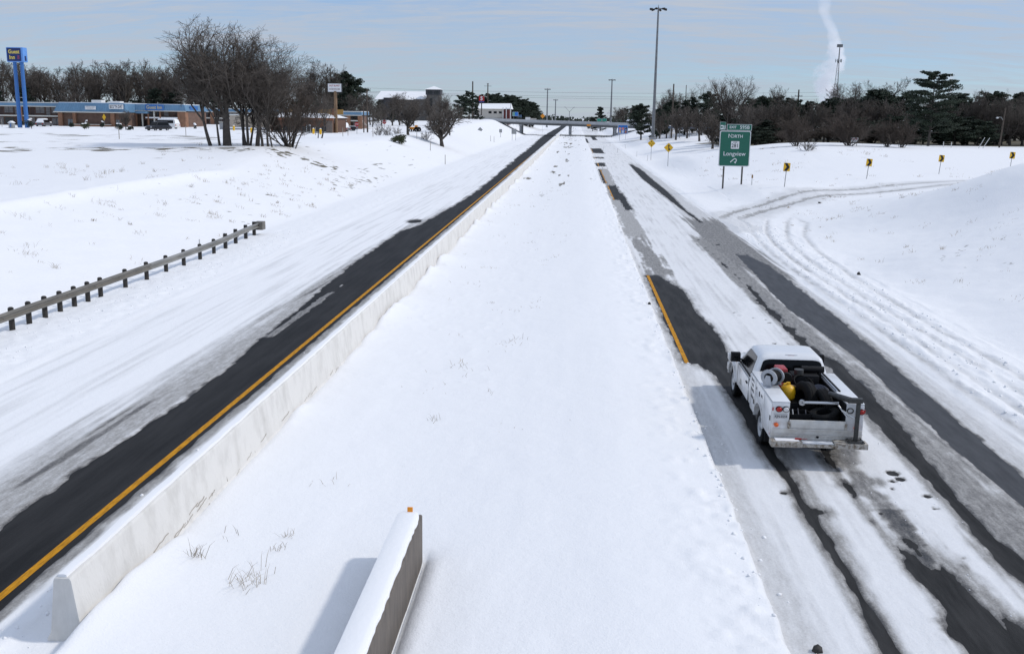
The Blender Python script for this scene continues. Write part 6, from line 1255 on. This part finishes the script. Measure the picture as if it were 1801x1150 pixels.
lump('black dirty ice chunk on the shoulder near the frame bottom', 3.58, 13.05, .085, dkm); lump('dark dirty lump in the churned snow beside the ramp', 13.73, 48.43, .10, dkm); lump('small dark lump at the ramp bend', 20.15, 84.19, .12, dkm); lump('small dark clod on the median edge beside the yellow line', 3.03, 38.73, .07, dkm)
# steam plumes far behind the wood
def plume(label, pts, dens):
    zs = [p[2] for p, r in pts]; z0, z1 = min(zs), max(zs); x0 = min(p[0]-r for p, r in pts)*1.; xw = max(p[0]+r for p, r in pts)-x0; yc = pts[0][0][1]; rm = max(r for p, r in pts)
    rings = [[(x+1.5*r*math.cos(2*PI*k/16), y+1.5*r*math.sin(2*PI*k/16), z) for k in range(16)] for (x, y, z), r in sorted(pts, key=lambda a: a[0][2])]
    m_ = bpy.data.materials.new('steam'); m_.use_nodes = True; t = m_.node_tree; t.nodes.clear(); lk = t.links.new
    def nd(ty, **k):
        n = t.nodes.new(ty)
        for a, b in k.items(): setattr(n, a, b)
        return n
    def M(op, a, b, clamp=False):
        n = nd('ShaderNodeMath', operation=op); n.use_clamp = clamp
        for i_, v in enumerate((a, b)):
            if isinstance(v, (int, float)): n.inputs[i_].default_value = v
            else: lk(v, n.inputs[i_])
        return n.outputs[0]
    o_ = nd('ShaderNodeOutputMaterial'); v_ = nd('ShaderNodeVolumePrincipled'); v_.inputs['Color'].default_value = (.97, .97, .98, 1); v_.inputs['Anisotropy'].default_value = .2
    tcn = nd('ShaderNodeTexCoord'); sp_ = nd('ShaderNodeSeparateXYZ'); lk(tcn.outputs['Object'], sp_.inputs[0])
    f = M('DIVIDE', M('SUBTRACT', sp_.outputs['Z'], z0), z1-z0, True)
    def ramp(vals):
        c = nd('ShaderNodeValToRGB'); e = c.color_ramp.elements; vs_ = sorted(vals)
        e[0].position, e[1].position = vs_[0][0], vs_[-1][0]; e[0].color = (vs_[0][1],)*3+(1,); e[1].color = (vs_[-1][1],)*3+(1,)
        for a, b in vs_[1:-1]: q_ = e.new(a); q_.color = (b, b, b, 1)
        lk(f, c.inputs[0]); return c.outputs[0]
    cx_ = M('ADD', M('MULTIPLY', ramp([((p[2]-z0)/(z1-z0), (p[0]-x0)/xw) for p, r in pts]), xw), x0); rd = M('MULTIPLY', ramp([((p[2]-z0)/(z1-z0), r/rm) for p, r in pts]), rm)
    nz = nd('ShaderNodeTexNoise'); nz.inputs['Scale'].default_value = .9/rm; nz.inputs['Detail'].default_value = 5; nz.inputs['Roughness'].default_value = .6; lk(tcn.outputs['Object'], nz.inputs[0])
    dx_ = M('DIVIDE', M('SUBTRACT', sp_.outputs['X'], cx_), rd); dy_ = M('DIVIDE', M('SUBTRACT', sp_.outputs['Y'], yc), rd)
    d2 = M('ADD', M('MULTIPLY', dx_, dx_), M('MULTIPLY', dy_, dy_))
    de = M('SUBTRACT', M('SUBTRACT', 1.3, d2), M('MULTIPLY', M('SUBTRACT', .62, nz.outputs['Fac']), 4.2), True)
    fade = M('MULTIPLY', M('SUBTRACT', 1., f), 1.6, True)
    lk(M('MULTIPLY', M('MULTIPLY', de, fade), dens), v_.inputs['Density']); lk(v_.outputs[0], o_.inputs['Volume'])
    o = MB().loft(rings).build('steam', m_); setp(o, label, None, None, 'stuff')
plume('tall white steam plume behind the radio tower', [((365.46, 1500.00, 26.43), 16), ((359.05, 1500.00, 46.32), 19), ((355.88, 1500.00, 66.15), 20), ((359.44, 1500.00, 82.00), 21), ((368.75, 1500.00, 95.49), 17), ((368.60, 1500.00, 107.25), 13), ((361.10, 1500.00, 121.23), 11), ((356.81, 1500.00, 135.20), 9), ((350.27, 1500.00, 147.55), 9), ((344.43, 1500.00, 161.40), 11), ((345.42, 1500.00, 179.11), 13), ((348.94, 1500.00, 194.44), 10)], .12)
plume('small white steam puff right of the layered pine', [((530.60, 1500.00, 48.64), 1.5), ((531.92, 1500.00, 58.93), 3.0), ((529.20, 1500.00, 69.92), 3.6), ((529.81, 1500.00, 79.35), 2.4)], .45)
